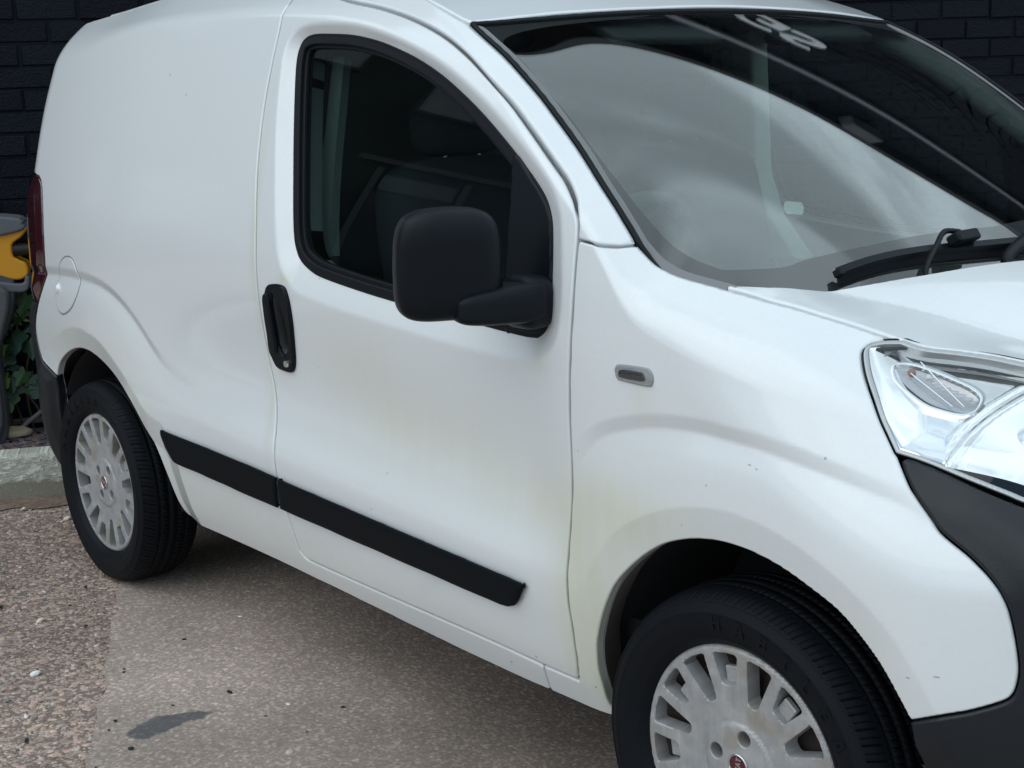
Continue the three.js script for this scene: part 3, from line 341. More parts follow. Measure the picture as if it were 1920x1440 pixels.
add(van, 'underbody', new THREE.BoxGeometry(3.2, .06, 1.40), std([.09, .09, .09], { roughness: .9 }), [1.25, .345, 0]); add(van, 'fuel_tank', new RoundedBoxGeometry(.75, .17, .95, 3, .04), std([.04, .04, .042]), [.95, .245, .02]); add(van, 'front_subframe', new RoundedBoxGeometry(.7, .16, .9, 3, .03), std([.05, .048, .046]), [2.4, .24, 0]); { const ax = new THREE.CylinderGeometry(.035, .035, 1.3, 16); ax.rotateX(Math.PI / 2); add(van, 'rear_axle', ax, std([.05, .045, .042]), [.02, .27, 0]); } add(van, 'exhaust', tube([[2.2, .21, -.2], [1.6, .20, -.3], [.9, .19, -.42], [.3, .24, -.45], [-.1, .30, -.4]], .028, 40, 10), std([.10, .09, .08], { metalness: .6, roughness: .6 }));

// ---------- door mirror ----------
function superell(a, b, c, e1, e2, nu = 48, nv = 32) { const g = new THREE.SphereGeometry(1, nu, nv), p = g.attributes.position, sp = (v, e) => Math.sign(v) * Math.pow(Math.abs(v), e); for (let i = 0; i < p.count; i++) { const x = p.getX(i), y = p.getY(i), z = p.getZ(i), h = Math.hypot(x, z) || 1e-6; const ce = Math.pow(h, e1); p.setXYZ(i, a * ce * sp(x / h, e2), b * sp(y, e1), c * ce * sp(z / h, e2)); } return g; }
const mirrorPart = new THREE.Group(); mirrorPart.name = 'door_mirror'; mirrorPart.userData.label = 'black plastic door mirror'; van.add(mirrorPart);
{ const g = superell(.062, .094, .094, .40, .44), p = g.attributes.position; for (let i = 0; i < p.count; i++) { let x = p.getX(i), y = p.getY(i), z = p.getZ(i); if (x < 0) x *= .55; else x *= 1 - .25 * ss(.2, 1, z / .094); const ty = y / .099; z *= 1 - .05 * ss(0, 1, ty); y += .010 * (1 - (z / .094) ** 2) * ss(0, 1, ty) - .006 * ss(.0, 1, -z / .094) * ss(0, -1, ty); x += .008 * ty; p.setXYZ(i, x, y, z); } g.computeVertexNormals();
  const h = add(mirrorPart, 'mirror_housing', g, plasticFine, [1.985, 1.116, .972]); h.rotation.y = -.42;
  const base = superell(.040, .034, .085, .45, .5), q = base.attributes.position; for (let i = 0; i < q.count; i++) { const t = q.getZ(i) / .085; q.setY(i, q.getY(i) * (1 - .18 * t) - .004 * t); } base.computeVertexNormals(); const b = add(mirrorPart, 'mirror_arm', base, plasticFine, [2.045, 1.046, .905]); b.rotation.y = -.35;
  const foot = superell(.046, .048, .033, .5, .5); const f = add(mirrorPart, 'mirror_foot', foot, plasticFine, [2.052, 1.045, .845]); void f;
  const gl = new RoundedBoxGeometry(.004, .135, .135, 2, .002); const m = add(mirrorPart, 'mirror_glass', gl, chrome, [1.962, 1.112, .963]); m.rotation.y = -.42; }

// ---------- headlamp ----------
const lampPoly = [...rev(cc('lightRear')), ...cc('lightBot').slice(1), [3.095, .87], [3.06, .915], ...rev(cc('lightTop')).slice(0, -1)], sLamp = sdf(lampPoly);
function headlamp() { const L = new THREE.Group(); L.name = 'headlamp'; L.userData.label = 'clear headlamp with chrome reflector'; van.add(L); const bx = sLamp.box;
  const ring = (a, b) => (x, y) => { const d = sLamp(x, y) - a, m = (b - a) / 2; if (d < m) return d; G[0] *= -1; G[1] *= -1; return b - a - d; };
  add(L, 'lamp_seal', onSide(lampPoly, { region: ring(-.003, .0008), box: bx, cell: .0022, r: .0008, off: -.0065, depth: .02 }), rubber);
  add(L, 'lamp_lens', onSide(lampPoly, { region: sLamp, box: bx, cell: .01, inset: .004, r: 0, depth: 0, off: (x, y) => .004 * ss(0, .03, sLamp(x, y)) }), glassClear);
  add(L, 'lamp_frame', onSide(lampPoly, { region: ring(-.0012, .0038), box: bx, cell: .0024, r: .0015, off: -.0028, depth: .02 }), new THREE.MeshStandardMaterial({ color: lin(.45, .47, .48), metalness: .5, roughness: .3 }));
  // chrome tray: a fold runs down it and the main bowl opens in it
  const fold = [[2.745, 1.005], [2.765, .962], [2.785, .928], [2.825, .882], [2.84, .855]], sF = sdf([[2.5, 1.1], ...cat(fold, 4), [2.8, .7], [2.5, .7]]), podS = sdf(cat(C.pod, 4, true)); const bc = [2.955, .893];
  const tray = (x, y) => { const d = sLamp(x, y), f = -sF(x, y); let z = -.007 - .031 * ss(0, .028, d) - .16 * soft(f, .002) - .42 * (y - .935) * ss(0, .03, d); const arc = Math.hypot((x - 2.60) / 1, (y - .80)); z += .003 * Math.abs(Math.sin(arc * 22)) * ss(.01, .03, f); const q = Math.hypot(x - bc[0], (y - bc[1]) * 1.0); z -= .75 * Math.min(.055, soft(.086 - q, .002)); z += .007 * ss(.007, .002, Math.abs(q - .094)); z += .004 * ss(.006, .002, Math.abs(q - .112)) * ss(.02, .03, f); return z; };
  add(L, 'chrome_tray', onSide(lampPoly, { region: sLamp, box: bx, cell: .003, inset: .002, r: 0, depth: 0, off: tray }), chrome);
  { const m = new THREE.Object3D(); m.position.set(2.952, .893, side(2.952, .893) - .075); m.lookAt(m.position.clone().add(new THREE.Vector3(.86, .08, .5)));
    const bowl = new THREE.LatheGeometry([...Array(14).keys()].map(i => { const r = .012 + i * .0055; return new THREE.Vector2(r * .8, r * r * 6.2 - .05); }), 48); const bm = add(L, 'bowl', bowl, chrome, m.position.toArray()); bm.quaternion.copy(m.quaternion); bm.rotateX(Math.PI / 2);
    const cap = superell(.022, .022, .022, 1, 1, 20, 12); add(L, 'bulb_shield', cap, chromeSoft, m.position.clone().add(new THREE.Vector3(-.01, 0, -.005)).toArray());  }
  // turn signal pod
  const inP = (x, y) => podS(x, y); const po = -.026;
  add(L, 'pod_floor', onSide(podS.poly, { region: inP, cell: .004, r: 0, depth: 0, off: (x, y) => po - .006 - .020 * ss(0, .02, podS(x, y)) }), std([.46, .46, .48], { roughness: .16, metalness: .9 }));
  add(L, 'pod_bezel', onSide(podS.poly, { region: (x, y) => { const d = podS(x, y) + .001; if (d < .0013) return d; G[0] *= -1; G[1] *= -1; return .0026 - d; }, box: podS.box, cell: .0013, r: .0006, off: po + .004, depth: .010 }), chromeSoft);
  add(L, 'pod_lens', onSide(podS.poly, { region: inP, cell: .005, r: 0, depth: 0, off: (x, y) => po + .004 + .010 * ss(0, .02, podS(x, y)) }), glassClear);
  for (const [dy, k] of [[.010, 1], [-.004, .86]]) add(L, 'pod_rib', tube([0, .25, .5, .75, 1].map(t => { const x = 2.750 + t * .085 * k, y = .986 - t * .045 + dy * (1 - t); return [x, y, side(x, y) + po + .001]; }), .0009, 24, 6), chrome);
  const am = superell(.007, .006, .006, 1, 1, 16, 10); add(L, 'amber_bulb', am, std([.30, .10, .05], { roughness: .25 }), [2.746, .981, side(2.746, .981) + po - .012]);
  return L; }
const lampRight = headlamp(); mirrored(lampRight);
{ const P = [[2.694, 1.017], ...C.lightTop.slice(1)].map(p => [p[0], p[1] - .004, side(p[0], p[1]) - .008]); add(van, 'bonnet_seal', tube(P, .0028, 60, 6), rubber); }
// ---------- front bumper ----------
{ const p = [...cc('bumpEdge'), [2.872, .42], [2.865, .30], [2.85, .21], [3.1, .19], [3.22, .2], [3.24, .79], [3.16, .81], [3.08, .815], ...rev(cc('lightBot')).slice(1, -1), [2.799, .8845]], s = sdf(p), sc = sdf([...cat(C.bumpCrease, 3), [3.3, .62], [3.3, 1.2], [2.7, 1.2]]), edge = sdf([...cc('bumpEdge'), [2.5, .498], [2.5, .868]]);
  const off = (x, y) => { const up = sc(x, y), e = -edge(x, y); let o = .003; o += .016 * ss(.012, .075, e) * ss(.52, .60, y); o -= .30 * soft(Math.min(up, .07), .004); o -= .25 * soft(Math.min(.462 - y, .06), .004); o += .02 * ss(.40, .25, y) * 0; return o; };
  const bm = add(van, 'front_bumper', onSide(p, { region: s, box: s.box, cell: .007, inset: .0015, r: .005, depth: .03, off }), plastic); mirrored(bm);
  const g = new RoundedBoxGeometry(.10, .55, 1.0, 3, .04); add(van, 'bumper_core', g, dark, [2.98, .48, 0]); add(van, 'grille_bar', new RoundedBoxGeometry(.06, .18, .9, 3, .03), plastic, [3.02, .82, 0]); }
// ---------- wiper and scuttle ----------
{ const onS = (x, z, h) => [x, screenY(x, z) + h, z]; const B = [[2.458, .486], [2.470, .388], [2.485, .270], [2.500, .145], [2.509, .004], [2.508, -.13]];
  const strip = (h0, h1, w) => { const P = cat(B, 8), pos = [], idx = []; P.forEach(([x, z]) => { for (const [dx, h] of [[-w, h0], [-w, h1], [w, h1], [w, h0]]) pos.push(...onS(x + dx, z, h)); }); for (let i = 0; i + 1 < P.length; i++) for (let k = 0; k < 4; k++) { const a = i * 4 + k, b = i * 4 + (k + 1) % 4; idx.push(a, b, a + 4, b, b + 4, a + 4); } idx.push(0, 2, 1, 0, 3, 2); const n = (P.length - 1) * 4; idx.push(n, n + 1, n + 2, n, n + 2, n + 3); let g = new THREE.BufferGeometry(); g.setAttribute('position', new THREE.Float32BufferAttribute(pos, 3)); g.setIndex(idx); g = g.toNonIndexed(); g.computeVertexNormals(); g.setAttribute('uv', new THREE.Float32BufferAttribute(new Float32Array(g.attributes.position.count * 2), 2)); return g; };
  const wp = new THREE.Group(); wp.name = 'wiper'; van.add(wp);
  add(wp, 'blade_rubber', strip(-.003, .012, .0028), rubber); add(wp, 'blade_carrier', strip(.0135, .021, .006), plasticFine);
  add(wp, 'wiper_arm', tube([[2.60, 1.06, .40], onS(2.539, .351, .035), onS(2.503, .271, .038), onS(2.489, .226, .046), onS(2.494, .190, .044)], .0052, 30, 8), plasticFine);
  const k = new RoundedBoxGeometry(.030, .022, .075, 3, .006); const c = add(wp, 'blade_clip', k, plasticFine, onS(2.497, .180, .034)); c.rotation.set(0, .1, .55);
  const e = new RoundedBoxGeometry(.018, .014, .014, 2, .003); const ee = add(wp, 'blade_end', e, rubber, onS(2.458, .484, .016)); ee.rotation.z = .55;
  add(wp, 'second_arm', tube([[2.60, 1.07, .10], onS(2.561, .136, .03), onS(2.526, .031, .034), onS(2.50, -.1, .034)], .011, 20, 8), plasticFine);
  const reg = sdf([[2.535, .53], [2.60, .40], [2.68, .2], [2.70, 0], [2.70, -.2], [2.62, -.42], [2.535, -.53], [2.60, -.55], [2.76, 0], [2.60, .55]]); add(van, 'scuttle', onScreen(reg, { cell: .01, r: .004, depth: .01, box: [2.4, 2.8, -.7, .7] }, .028), plastic); }
// ---------- cab inside ----------
{ const inb = new THREE.Group(); inb.name = 'cab_interior'; van.add(inb); const cloth = std([.018, .020, .026], { roughness: .95 }), trim = std([.035, .038, .042], { roughness: .8 }), pale = std([.11, .125, .12], { roughness: .85 });
  const top = []; { const N = 24, pos = [], idx = []; for (let i = 0; i <= N; i++) for (let j = 0; j <= 20; j++) { const x = 1.86 + i / N * .72, z = -.69 + j / 20 * 1.38; let y = 1.0 + .02 * Math.sin(i / N * 3) - .25 * ss(.16, 0, (x - 1.86)) + .045 * Math.exp(-(((z - .38) / .2) ** 2) - (((x - 1.98) / .10) ** 2)); y = Math.min(y, screenY(x, z) - .03); pos.push(x, y, z); } for (let i = 0; i < N; i++) for (let j = 0; j < 20; j++) { const a = i * 21 + j; idx.push(a, a + 1, a + 21, a + 1, a + 22, a + 21); } const g = new THREE.BufferGeometry(); g.setAttribute('position', new THREE.Float32BufferAttribute(pos, 3)); g.setIndex(idx); g.computeVertexNormals(); top.push(g); }
  add(inb, 'dashboard', top[0], trim); add(inb, 'dash_front', new RoundedBoxGeometry(.2, .5, 1.36, 3, .05), trim, [1.98, .72, 0]);
  for (const z of [.37, -.37]) { const back = superell(.075, .33, .24, .35, .4); back.rotateZ(.20); add(inb, 'seat_back', back, cloth, [1.30, .93, z]); const hd = superell(.05, .075, .125, .5, .5); hd.rotateZ(.12); add(inb, 'headrest', hd, cloth, [1.235, 1.335, z]); for (const d of [-.05, .05]) add(inb, 'headrest_post', new THREE.CylinderGeometry(.006, .006, .12, 8), chromeSoft, [1.245, 1.25, z + d]); const seat = superell(.26, .08, .25, .4, .4); add(inb, 'seat_base', seat, cloth, [1.52, .58, z]); }
  const sw = new THREE.TorusGeometry(.185, .015, 12, 48); const swm = add(inb, 'steering_wheel', sw, trim, [1.80, 1.02, .38]); swm.rotation.set(0, Math.PI / 2, 0); swm.rotateX(.45); const hubg = superell(.07, .06, .03, .6, .6, 20, 12); const hm = add(inb, 'steering_hub', hubg, trim, [1.81, 1.02, .38]); hm.quaternion.copy(swm.quaternion);
  { const col = new THREE.ExtrudeGeometry(new THREE.Shape([[0, 0], [.30, 0], [.20, .10], [.15, .22], [.13, .60], [0, .60]].map(p => new THREE.Vector2(...p))), { depth: .05, bevelEnabled: true, bevelSize: .012, bevelThickness: .012, bevelSegments: 3 }); add(inb, 'pillar_cover', col, std([.34, .38, .36], { roughness: .85 }), [1.10, .93, -.70]); }
  add(inb, 'bulkhead', new THREE.BoxGeometry(.03, 1.30, 1.32), std([.05, .055, .058], { roughness: .8 }), [1.03, .95, 0]); add(inb, 'cab_floor', new THREE.BoxGeometry(1.5, .04, 1.4), dark, [1.75, .42, 0]);
  for (const s of [1, -1]) { const b = onSide([[1.195, 1.05], [1.16, 1.25], [1.13, 1.50], [1.175, 1.50], [1.195, 1.38], [1.215, 1.2], [1.235, 1.05]], { cell: .02, r: .004, off: -.075, depth: .02 }); const m = add(inb, 'pillar_trim', b, pale); if (s < 0) m.scale.z = -1; const ap = cc('glassEdge'); const pt = add(inb, 'screen_pillar_trim', tube(ap.map(p => [p[0] - .03, p[1] - .03, s * (side(p[0], p[1]) - .045)]), .022, 40, 8), pale); void pt; }
  for (const z of [.2, -.32]) { const vv = new RoundedBoxGeometry(.17, .02, .32, 2, .008); vv.rotateZ(-.42); add(inb, 'sun_visor', vv, trim, [1.70, 1.535, z]); } }
// ---------- ground ----------
function stones(N, amp, seed, base, cols, n, rmin, rmax, blot) { const r = rng(seed), H = new Float32Array(N * N), I = new Uint8Array(N * N), D = new Uint8Array(N * N * 4), B = new Uint8Array(N * N * 4); const T = new Float32Array(N * N);
  for (let k = 0; k < n; k++) { const q = r(), rad = rmin + (rmax - rmin) * q * q * q, cx = r() * N, cy = r() * N, a = r() * 3.14, e = .55 + r() * .45, ca = Math.cos(a), sa = Math.sin(a), col = 1 + Math.floor(r() * cols.length), tone = 1 + (r() - .5) * amp, h = .35 + .65 * r(), R = Math.ceil(rad); for (let j = -R; j <= R; j++) for (let i = -R; i <= R; i++) { const u = (i * ca + j * sa) / rad, v = (-i * sa + j * ca) / (rad * e), d = u * u + v * v; if (d > 1) continue; const o = ((Math.floor(cy) + j + N) % N) * N + ((Math.floor(cx) + i + N) % N), z = h * Math.sqrt(1 - d) + .2 * h; if (z > H[o]) { H[o] = z; I[o] = col; T[o] = tone; } } }
  for (let j = 0; j < N; j++) for (let i = 0; i < N; i++) { const o = j * N + i, c = I[o] ? cols[I[o] - 1] : base, per = 64, bl = blot ? 1 + blot * (fbm(i / N * 8, j / N * 8, 5, 8) - .5) : 1, t = (I[o] ? T[o] : 1 - amp * .7) * bl * (.90 + .20 * vn(i / 2.3, j / 2.3)); D[o * 4] = Math.min(255, c[0] * t); D[o * 4 + 1] = Math.min(255, c[1] * t); D[o * 4 + 2] = Math.min(255, c[2] * t); D[o * 4 + 3] = 255; B[o * 4] = B[o * 4 + 1] = B[o * 4 + 2] = 255 * Math.min(1, H[o] * .85 + .1 * vn(i / 2, j / 2)); B[o * 4 + 3] = 255; void per; }
  const mk = (A, s) => { const t = new THREE.DataTexture(A, N, N); t.wrapS = t.wrapT = THREE.RepeatWrapping; t.magFilter = THREE.LinearFilter; t.minFilter = THREE.LinearMipmapLinearFilter; t.generateMipmaps = true; if (s) t.colorSpace = THREE.SRGBColorSpace; t.needsUpdate = true; return t; }; return { D, N, map: mk(D, true), bump: mk(B, false) }; }
const brownCols = [[128, 113, 105], [112, 96, 88], [140, 124, 112], [104, 96, 94], [150, 130, 112], [122, 100, 90], [96, 86, 82], [134, 122, 116]];
const lift = (L, k) => L.map(c => c.map(v => v * k));
const coarse = stones(2048, .30, 21, [150, 132, 122], lift(brownCols.map(c => c.map((v, i) => v * .40 + [120, 104, 95][i] * .60)), 1.38), 130000, 2.0, 7.5, .30);
const fine = stones(2048, .17, 33, [168, 153, 143], lift([[134, 120, 110], [122, 109, 101], [146, 132, 120], [114, 103, 97], [128, 114, 104], [112, 102, 96], [139, 127, 117]].map(c => c.map((v, i) => v * .28 + [126, 115, 107][i] * .72)), 1.36), 300000, 1.0, 2.8, .62);
{ // an oil stain on the smoother tarmac, 5 m square laid from (-.6, -1.5)
  const N = fine.N, sp = sdf(cat([[1.055, 1.243], [1.020, 1.19], [1.015, 1.15], [1.050, 1.06], [1.085, 1.035], [1.098, 1.08], [1.094, 1.14], [1.115, 1.205], [1.095, 1.238]], 4, true)); for (let j = 0; j < N; j++) for (let i = 0; i < N; i++) { const x = -.6 + i / N * 5, z = -1.5 + j / N * 5; if (x < .9 || x > 1.25 || z < .95 || z > 1.35) continue; const d = sp(x, z) + (fbm(i / 9, j / 9, 3) - .5) * .034, k = ss(-.004, .010, d) * .62; const o = (j * N + i) * 4; fine.D[o] = mix(fine.D[o], 58, k); fine.D[o + 1] = mix(fine.D[o + 1], 62, k); fine.D[o + 2] = mix(fine.D[o + 2], 68, k); } fine.map.needsUpdate = true; }
const flatSheet = (poly, y, cell, uv, noise = 0, nf = 6) => { const s = sdf(poly), b = s.box, m = .05; return sheet((x, z) => [x, y, z], [b[0] - m, b[1] + m, b[2] - m, b[3] + m], noise ? (x, z) => s(x, z) + (fbm(x * nf, z * nf, 4) - .5) * noise : s, { cell, r: 0, depth: 0, flip: -1, uv }); };
const coarseMat = new THREE.MeshStandardMaterial({ map: coarse.map, bumpMap: coarse.bump, bumpScale: .0025, roughness: .9 });
const fineMat = new THREE.MeshStandardMaterial({ map: fine.map, bumpMap: fine.bump, bumpScale: .0010, roughness: .9 });
{ const g = new THREE.PlaneGeometry(160, 160); g.rotateX(-Math.PI / 2); const p = g.attributes.position, u = g.attributes.uv; for (let i = 0; i < p.count; i++) u.setXY(i, p.getX(i) / 3, p.getZ(i) / 3); const m = add(scene, 'ground', g, coarseMat); m.userData.kind = 'structure'; m.userData.label = 'brown tarmac with coarse exposed stones'; }
{ const m = add(scene, 'tarmac_patch', flatSheet([[-.55, .50], [.03, .80], [.28, .925], [.565, 1.075], [.87, 1.235], [1.15, 1.385], [1.9, 1.80], [3.6, 2.75], [4.3, 2.75], [4.3, -1.2], [-.5, -1.2]], .004, .02, (x, z) => [(x + .6) / 5, (z + 1.5) / 5], .05, 9), fineMat); m.userData.kind = 'structure'; m.userData.label = 'smoother tarmac laid beside and under the van'; }
const wallDir = [.449, -.894], wallN = [.894, .449], wp0 = [-1.517, .405];
const wpt = (t, n) => [wp0[0] + wallDir[0] * t + wallN[0] * n, wp0[1] + wallDir[1] * t + wallN[1] * n];
{ const soil = tex(512, 512, (i, j, c) => { const n = fbm(i / 6, j / 6, 5), q = fbm(i / 40, j / 40, 4); const v = .62 + .5 * n + .3 * (q - .5); c[0] = 146 * v; c[1] = 123 * v; c[2] = 109 * v; }); const a = wpt(-3, .63), b = wpt(1.2, .64), c = wpt(1.2, .45), d = wpt(-3, .45);
  const m = add(scene, 'silt_strip', flatSheet([a, wpt(-1, .65), wpt(-.4, .61), wpt(0, .66), wpt(.4, .62), b, c, d], .004, .02, (x, z) => [x, z], .12, 7), new THREE.MeshStandardMaterial({ map: soil, bumpMap: soil, bumpScale: .006, roughness: .95 })); m.userData.kind = 'structure'; m.userData.label = 'strip of brown silt washed up along the kerb'; }
// loose and half-sunk stones
function scatter(name, label, n, seed, place, geo, mat, cols) { const r = rng(seed), im = new THREE.InstancedMesh(geo, mat, n), o = new THREE.Object3D(), c = new THREE.Color(); im.name = numbered(name); let k = 0, guard = 0; while (k < n && guard++ < n * 30) { const q = place(r); if (!q) continue; o.position.set(q[0], q[1], q[2]); o.rotation.set(q[6] ?? (r() - .5) * .7, r() * 6.28, (r() - .5) * .7); o.scale.set(q[3], q[4], q[5]); o.updateMatrix(); im.setMatrixAt(k, o.matrix); const cl = cols[Math.floor(r() * cols.length)], t = .75 + r() * .5; c.setRGB(cl[0] * t, cl[1] * t, cl[2] * t); im.setColorAt(k, c); k++; } im.count = k; im.castShadow = im.receiveShadow = true; im.userData = { label, category: 'stones', kind: 'stuff' }; scene.add(im); return im; }
const pebble = (() => { const g = new THREE.IcosahedronGeometry(1, 1), p = g.attributes.position; for (let i = 0; i < p.count; i++) { const k = .82 + .36 * vn(p.getX(i) * 1.7 + 5, p.getY(i) * 1.7 + p.getZ(i) * 2.1 + 9); p.setXYZ(i, p.getX(i) * k, p.getY(i) * k, p.getZ(i) * k); } g.computeVertexNormals(); return g; })();
const stoneMat = std([1, 1, 1], { roughness: .85 });
const seamSide = (x, z) => z - (.78 + (x) * .53);
scatter('aggregate', 'small pale stones set in the coarse tarmac', 5200, 3, r => { const x = -1.1 + r() * 2.6, z = .5 + r() * 1.7; if (seamSide(x, z) < -.01 && r() > .02) return null; if (((x - wp0[0]) * wallN[0] + (z - wp0[1]) * wallN[1]) < .66) return null; const s = .0022 + .0050 * r() ** 3; return [x, s * .1, z, s * (1 + r() * .6), s * .6, s]; }, pebble, stoneMat, [[.30, .26, .22], [.42, .37, .31], [.22, .19, .17], [.36, .27, .21], [.52, .48, .42], [.18, .15, .14], [.26, .20, .18]]);
scatter('loose_pebbles', 'scattered white pebbles lying on the tarmac', 60, 4, r => { const x = -1.0 + r() * 2.4, z = .55 + r() * 1.4; if (((x - wp0[0]) * wallN[0] + (z - wp0[1]) * wallN[1]) < .60) return null; if (seamSide(x, z) < 0 && r() > .12) return null; const s = .0045 + .0065 * r() ** 2; return [x, s * .45, z, s * 1.5, s * .7, s]; }, pebble, stoneMat, [[.62, .58, .52], [.55, .47, .38], [.7, .68, .64]]);
scatter('tar_crumbs', 'black crumbs of tarmac', 90, 6, r => { const x = -.2 + r() * 2.8, z = .8 + r() * 1.2; const s = .002 + .005 * r() ** 2; return [x, .005 + s * .2, z, s * 1.6, s * .6, s]; }, pebble, stoneMat, [[.02, .022, .025]]);

// ---------- kerb and planting bed ----------
const kerbMap = tex(512, 256, (i, j, c) => { const y = j / 256, n = fbm(i / 10, j / 10, 5), l = fbm(i / 16 + 40, j / 12 + 7, 5), m = fbm(i / 30 + 4, j / 20 + 90, 5); let v = 182 + (n - .5) * 60; c[0] = v; c[1] = v * 1.0; c[2] = v * .94; if (y > .30) { const k = ss(.55, .63, l) * ss(.30, .42, y + (m - .5) * .2) * .85; c[0] = mix(c[0], 226, k); c[1] = mix(c[1], 228, k); c[2] = mix(c[2], 216, k); } const dk = ss(.42, .30, y + (m - .5) * .26) * .75; c[0] = mix(c[0], 122, dk); c[1] = mix(c[1], 116, dk); c[2] = mix(c[2], 103, dk); const sp = fbm(i / 5 + 77, j / 5, 3); if (sp > .70) { c[0] += 40; c[1] += 38; c[2] += 30; } });
const kerbMat = new THREE.MeshStandardMaterial({ map: kerbMap, bumpMap: kerbMap, bumpScale: .008, roughness: .95 });
{ const kerb = new THREE.Group(); kerb.name = 'kerb'; kerb.userData = { kind: 'structure', label: 'weathered concrete kerb with pale lichen patches' }; scene.add(kerb); const r = rng(9);
  for (let k = -4; k < 7; k++) { const L = .912, g = new RoundedBoxGeometry(L - .006, .30, .125, 5, .022), p = g.attributes.position, u = g.attributes.uv; for (let i = 0; i < p.count; i++) { const x = p.getX(i), y = p.getY(i), z = p.getZ(i), d = (fbm(x * 9 + k * 5, y * 14 + z * 9, 4) - .5) * .012; p.setXYZ(i, x, y + d * .6, z + d); u.setXY(i, x / .6 + k * .37, (y + .02) / .19); } g.computeVertexNormals(); const m = add(kerb, 'kerb_stone', g, kerbMat); const c = wpt(k * L + .10, .435); m.position.set(c[0], .018 + (r() - .5) * .006, c[1]); m.rotation.y = Math.atan2(wallN[0], wallN[1]) + (r() - .5) * .006; } }
{ const P = [wpt(-4, .40), wpt(6.5, .40), wpt(6.5, -.02), wpt(-4, -.02)]; const m = add(scene, 'planting_bed', flatSheet(P, .135, .05, (x, z) => [x, z]), std([.03, .026, .024], { roughness: 1 })); m.userData.kind = 'structure'; }
scatter('slate_chips', 'purple grey slate chips covering the planting bed', 5200, 8, r => { const t = -1.3 + r() * 2.6, n = .03 + r() * .345, c = wpt(t, n), s = .007 + .013 * r(); return [c[0], .137 + r() * .022, c[1], s * (1 + r()), s * .32, s * 1.1]; }, new THREE.DodecahedronGeometry(1, 0), std([1, 1, 1], { roughness: .7 }), [[.075, .066, .080], [.10, .09, .105], [.055, .05, .06], [.13, .115, .125], [.09, .07, .078], [.16, .10, .085]]);

// ---------- black brick building ----------
const brickBump = tex(256, 256, (i, j, c) => { c[0] = c[1] = c[2] = 255 * (.6 * fbm(i / 9, j / 9, 5, 28) + .4 * fbm(i / 3, j / 3, 2, 85)); }, false);
const brickMats = [[.0026, .0046, .0098], [.0034, .0056, .0112], [.0020, .0038, .0082]].map(c => new THREE.MeshPhysicalMaterial({ color: lin(...c), specularIntensity: .28, roughness: .55, bumpMap: brickBump, bumpScale: .005 }));
const WH = 4.74;
{ const wall = thing('brick_building', 'black painted brick building behind the van', 'building', [wp0[0], 0, wp0[1]]); wall.rotation.y = Math.atan2(.894, .449); const r = rng(14);
  const CH = .0825, CL = .2275, bl = .2165, bh = .0735, dep = .05, ch = .004; const geos = [0, 1, 2, 3].map(v => { const rr = rng(50 + v), f = (s) => (rr() - .5) * s, x = bl / 2, y = bh / 2, P = []; const O = [[-x, -y], [x, -y], [x, y], [-x, y]].map(q => [q[0] + f(.003), q[1] + f(.003)]); const I = O.map(q => [q[0] - Math.sign(q[0]) * ch, q[1] - Math.sign(q[1]) * ch]); const pos = [], uv = []; const tri = (...T) => T.forEach(q => { pos.push(...q); uv.push(q[0] * 5 + v * .3, q[1] * 5 + v * .2); }); const q4 = (a, b, c, d) => { tri(a, b, c); tri(a, c, d); }; const zf = I.map(() => f(.0016)); const F = I.map((q, i) => [...q, zf[i]]), M = O.map(q => [...q, -ch]), Bk = O.map(q => [...q, -dep]); q4(...F); for (let k = 0; k < 4; k++) { const n = (k + 1) % 4; q4(M[k], M[n], F[n], F[k]); q4(Bk[k], Bk[n], M[n], M[k]); } void P; const g = new THREE.BufferGeometry(); g.setAttribute('position', new THREE.Float32BufferAttribute(pos, 3)); g.setAttribute('uv', new THREE.Float32BufferAttribute(uv, 2)); g.computeVertexNormals(); return g; });
  const rest = [[], [], []], mat4 = new THREE.Matrix4(), eu = new THREE.Euler(), qn = new THREE.Quaternion(), sc = new THREE.Vector3(1, 1, 1); const rows = Math.floor((WH - .12) / CH);
  for (let j = 0; j < rows; j++) { const y = .06 + (j + .5) * CH - .01, o = (j % 2) * .5 * CL; for (let i = -5; i < 66; i++) { const t = i * CL + o - .06 + (r() - .5) * .006, g = geos[Math.floor(r() * 4)], mi = Math.floor(r() * 3), z = (r() - .5) * .009 - .001, rz = (r() - .5) * .008, near = (t > -.95 && t < .55 && y > .15 && y < 1.95) || (t > 2.75 && t < 5.1 && y > 1.02 && y < 2.02); const yy = y + (r() - .5) * .004;
      if (near) { const m = add(wall, 'brick', g, brickMats[mi]); m.position.set(t, yy, z); m.rotation.z = rz; } else { if (y > 3.0 && (i + j) % 1) continue; mat4.compose(new THREE.Vector3(t, yy, z), qn.setFromEuler(eu.set(0, 0, rz)), sc); rest[mi].push(g.clone().applyMatrix4(mat4)); } } }
  rest.forEach((L, k) => { const m = add(wall, 'brickwork', mergeGeometries(L), brickMats[k]); m.userData.kind = 'stuff'; });
  add(wall, 'mortar_backing', new THREE.BoxGeometry(16.2, WH, .3), brickMats[2], [6.82, WH / 2, -.1585]);
  add(wall, 'coping', new RoundedBoxGeometry(16.4, .09, .46, 2, .012), std([.02, .022, .028], { roughness: .6 }), [6.82, WH + .045, -.12]);
  add(wall, 'trim_strip', new THREE.BoxGeometry(16.2, .07, .05), std([.22, .23, .25], { roughness: .5 }), [6.82, 4.10, .03]);
  const lm = new RoundedBoxGeometry(.28, .20, .14, 2, .02); add(wall, 'floodlight', lm, std([.10, .105, .11]), [5.33, 4.60, .08]); }
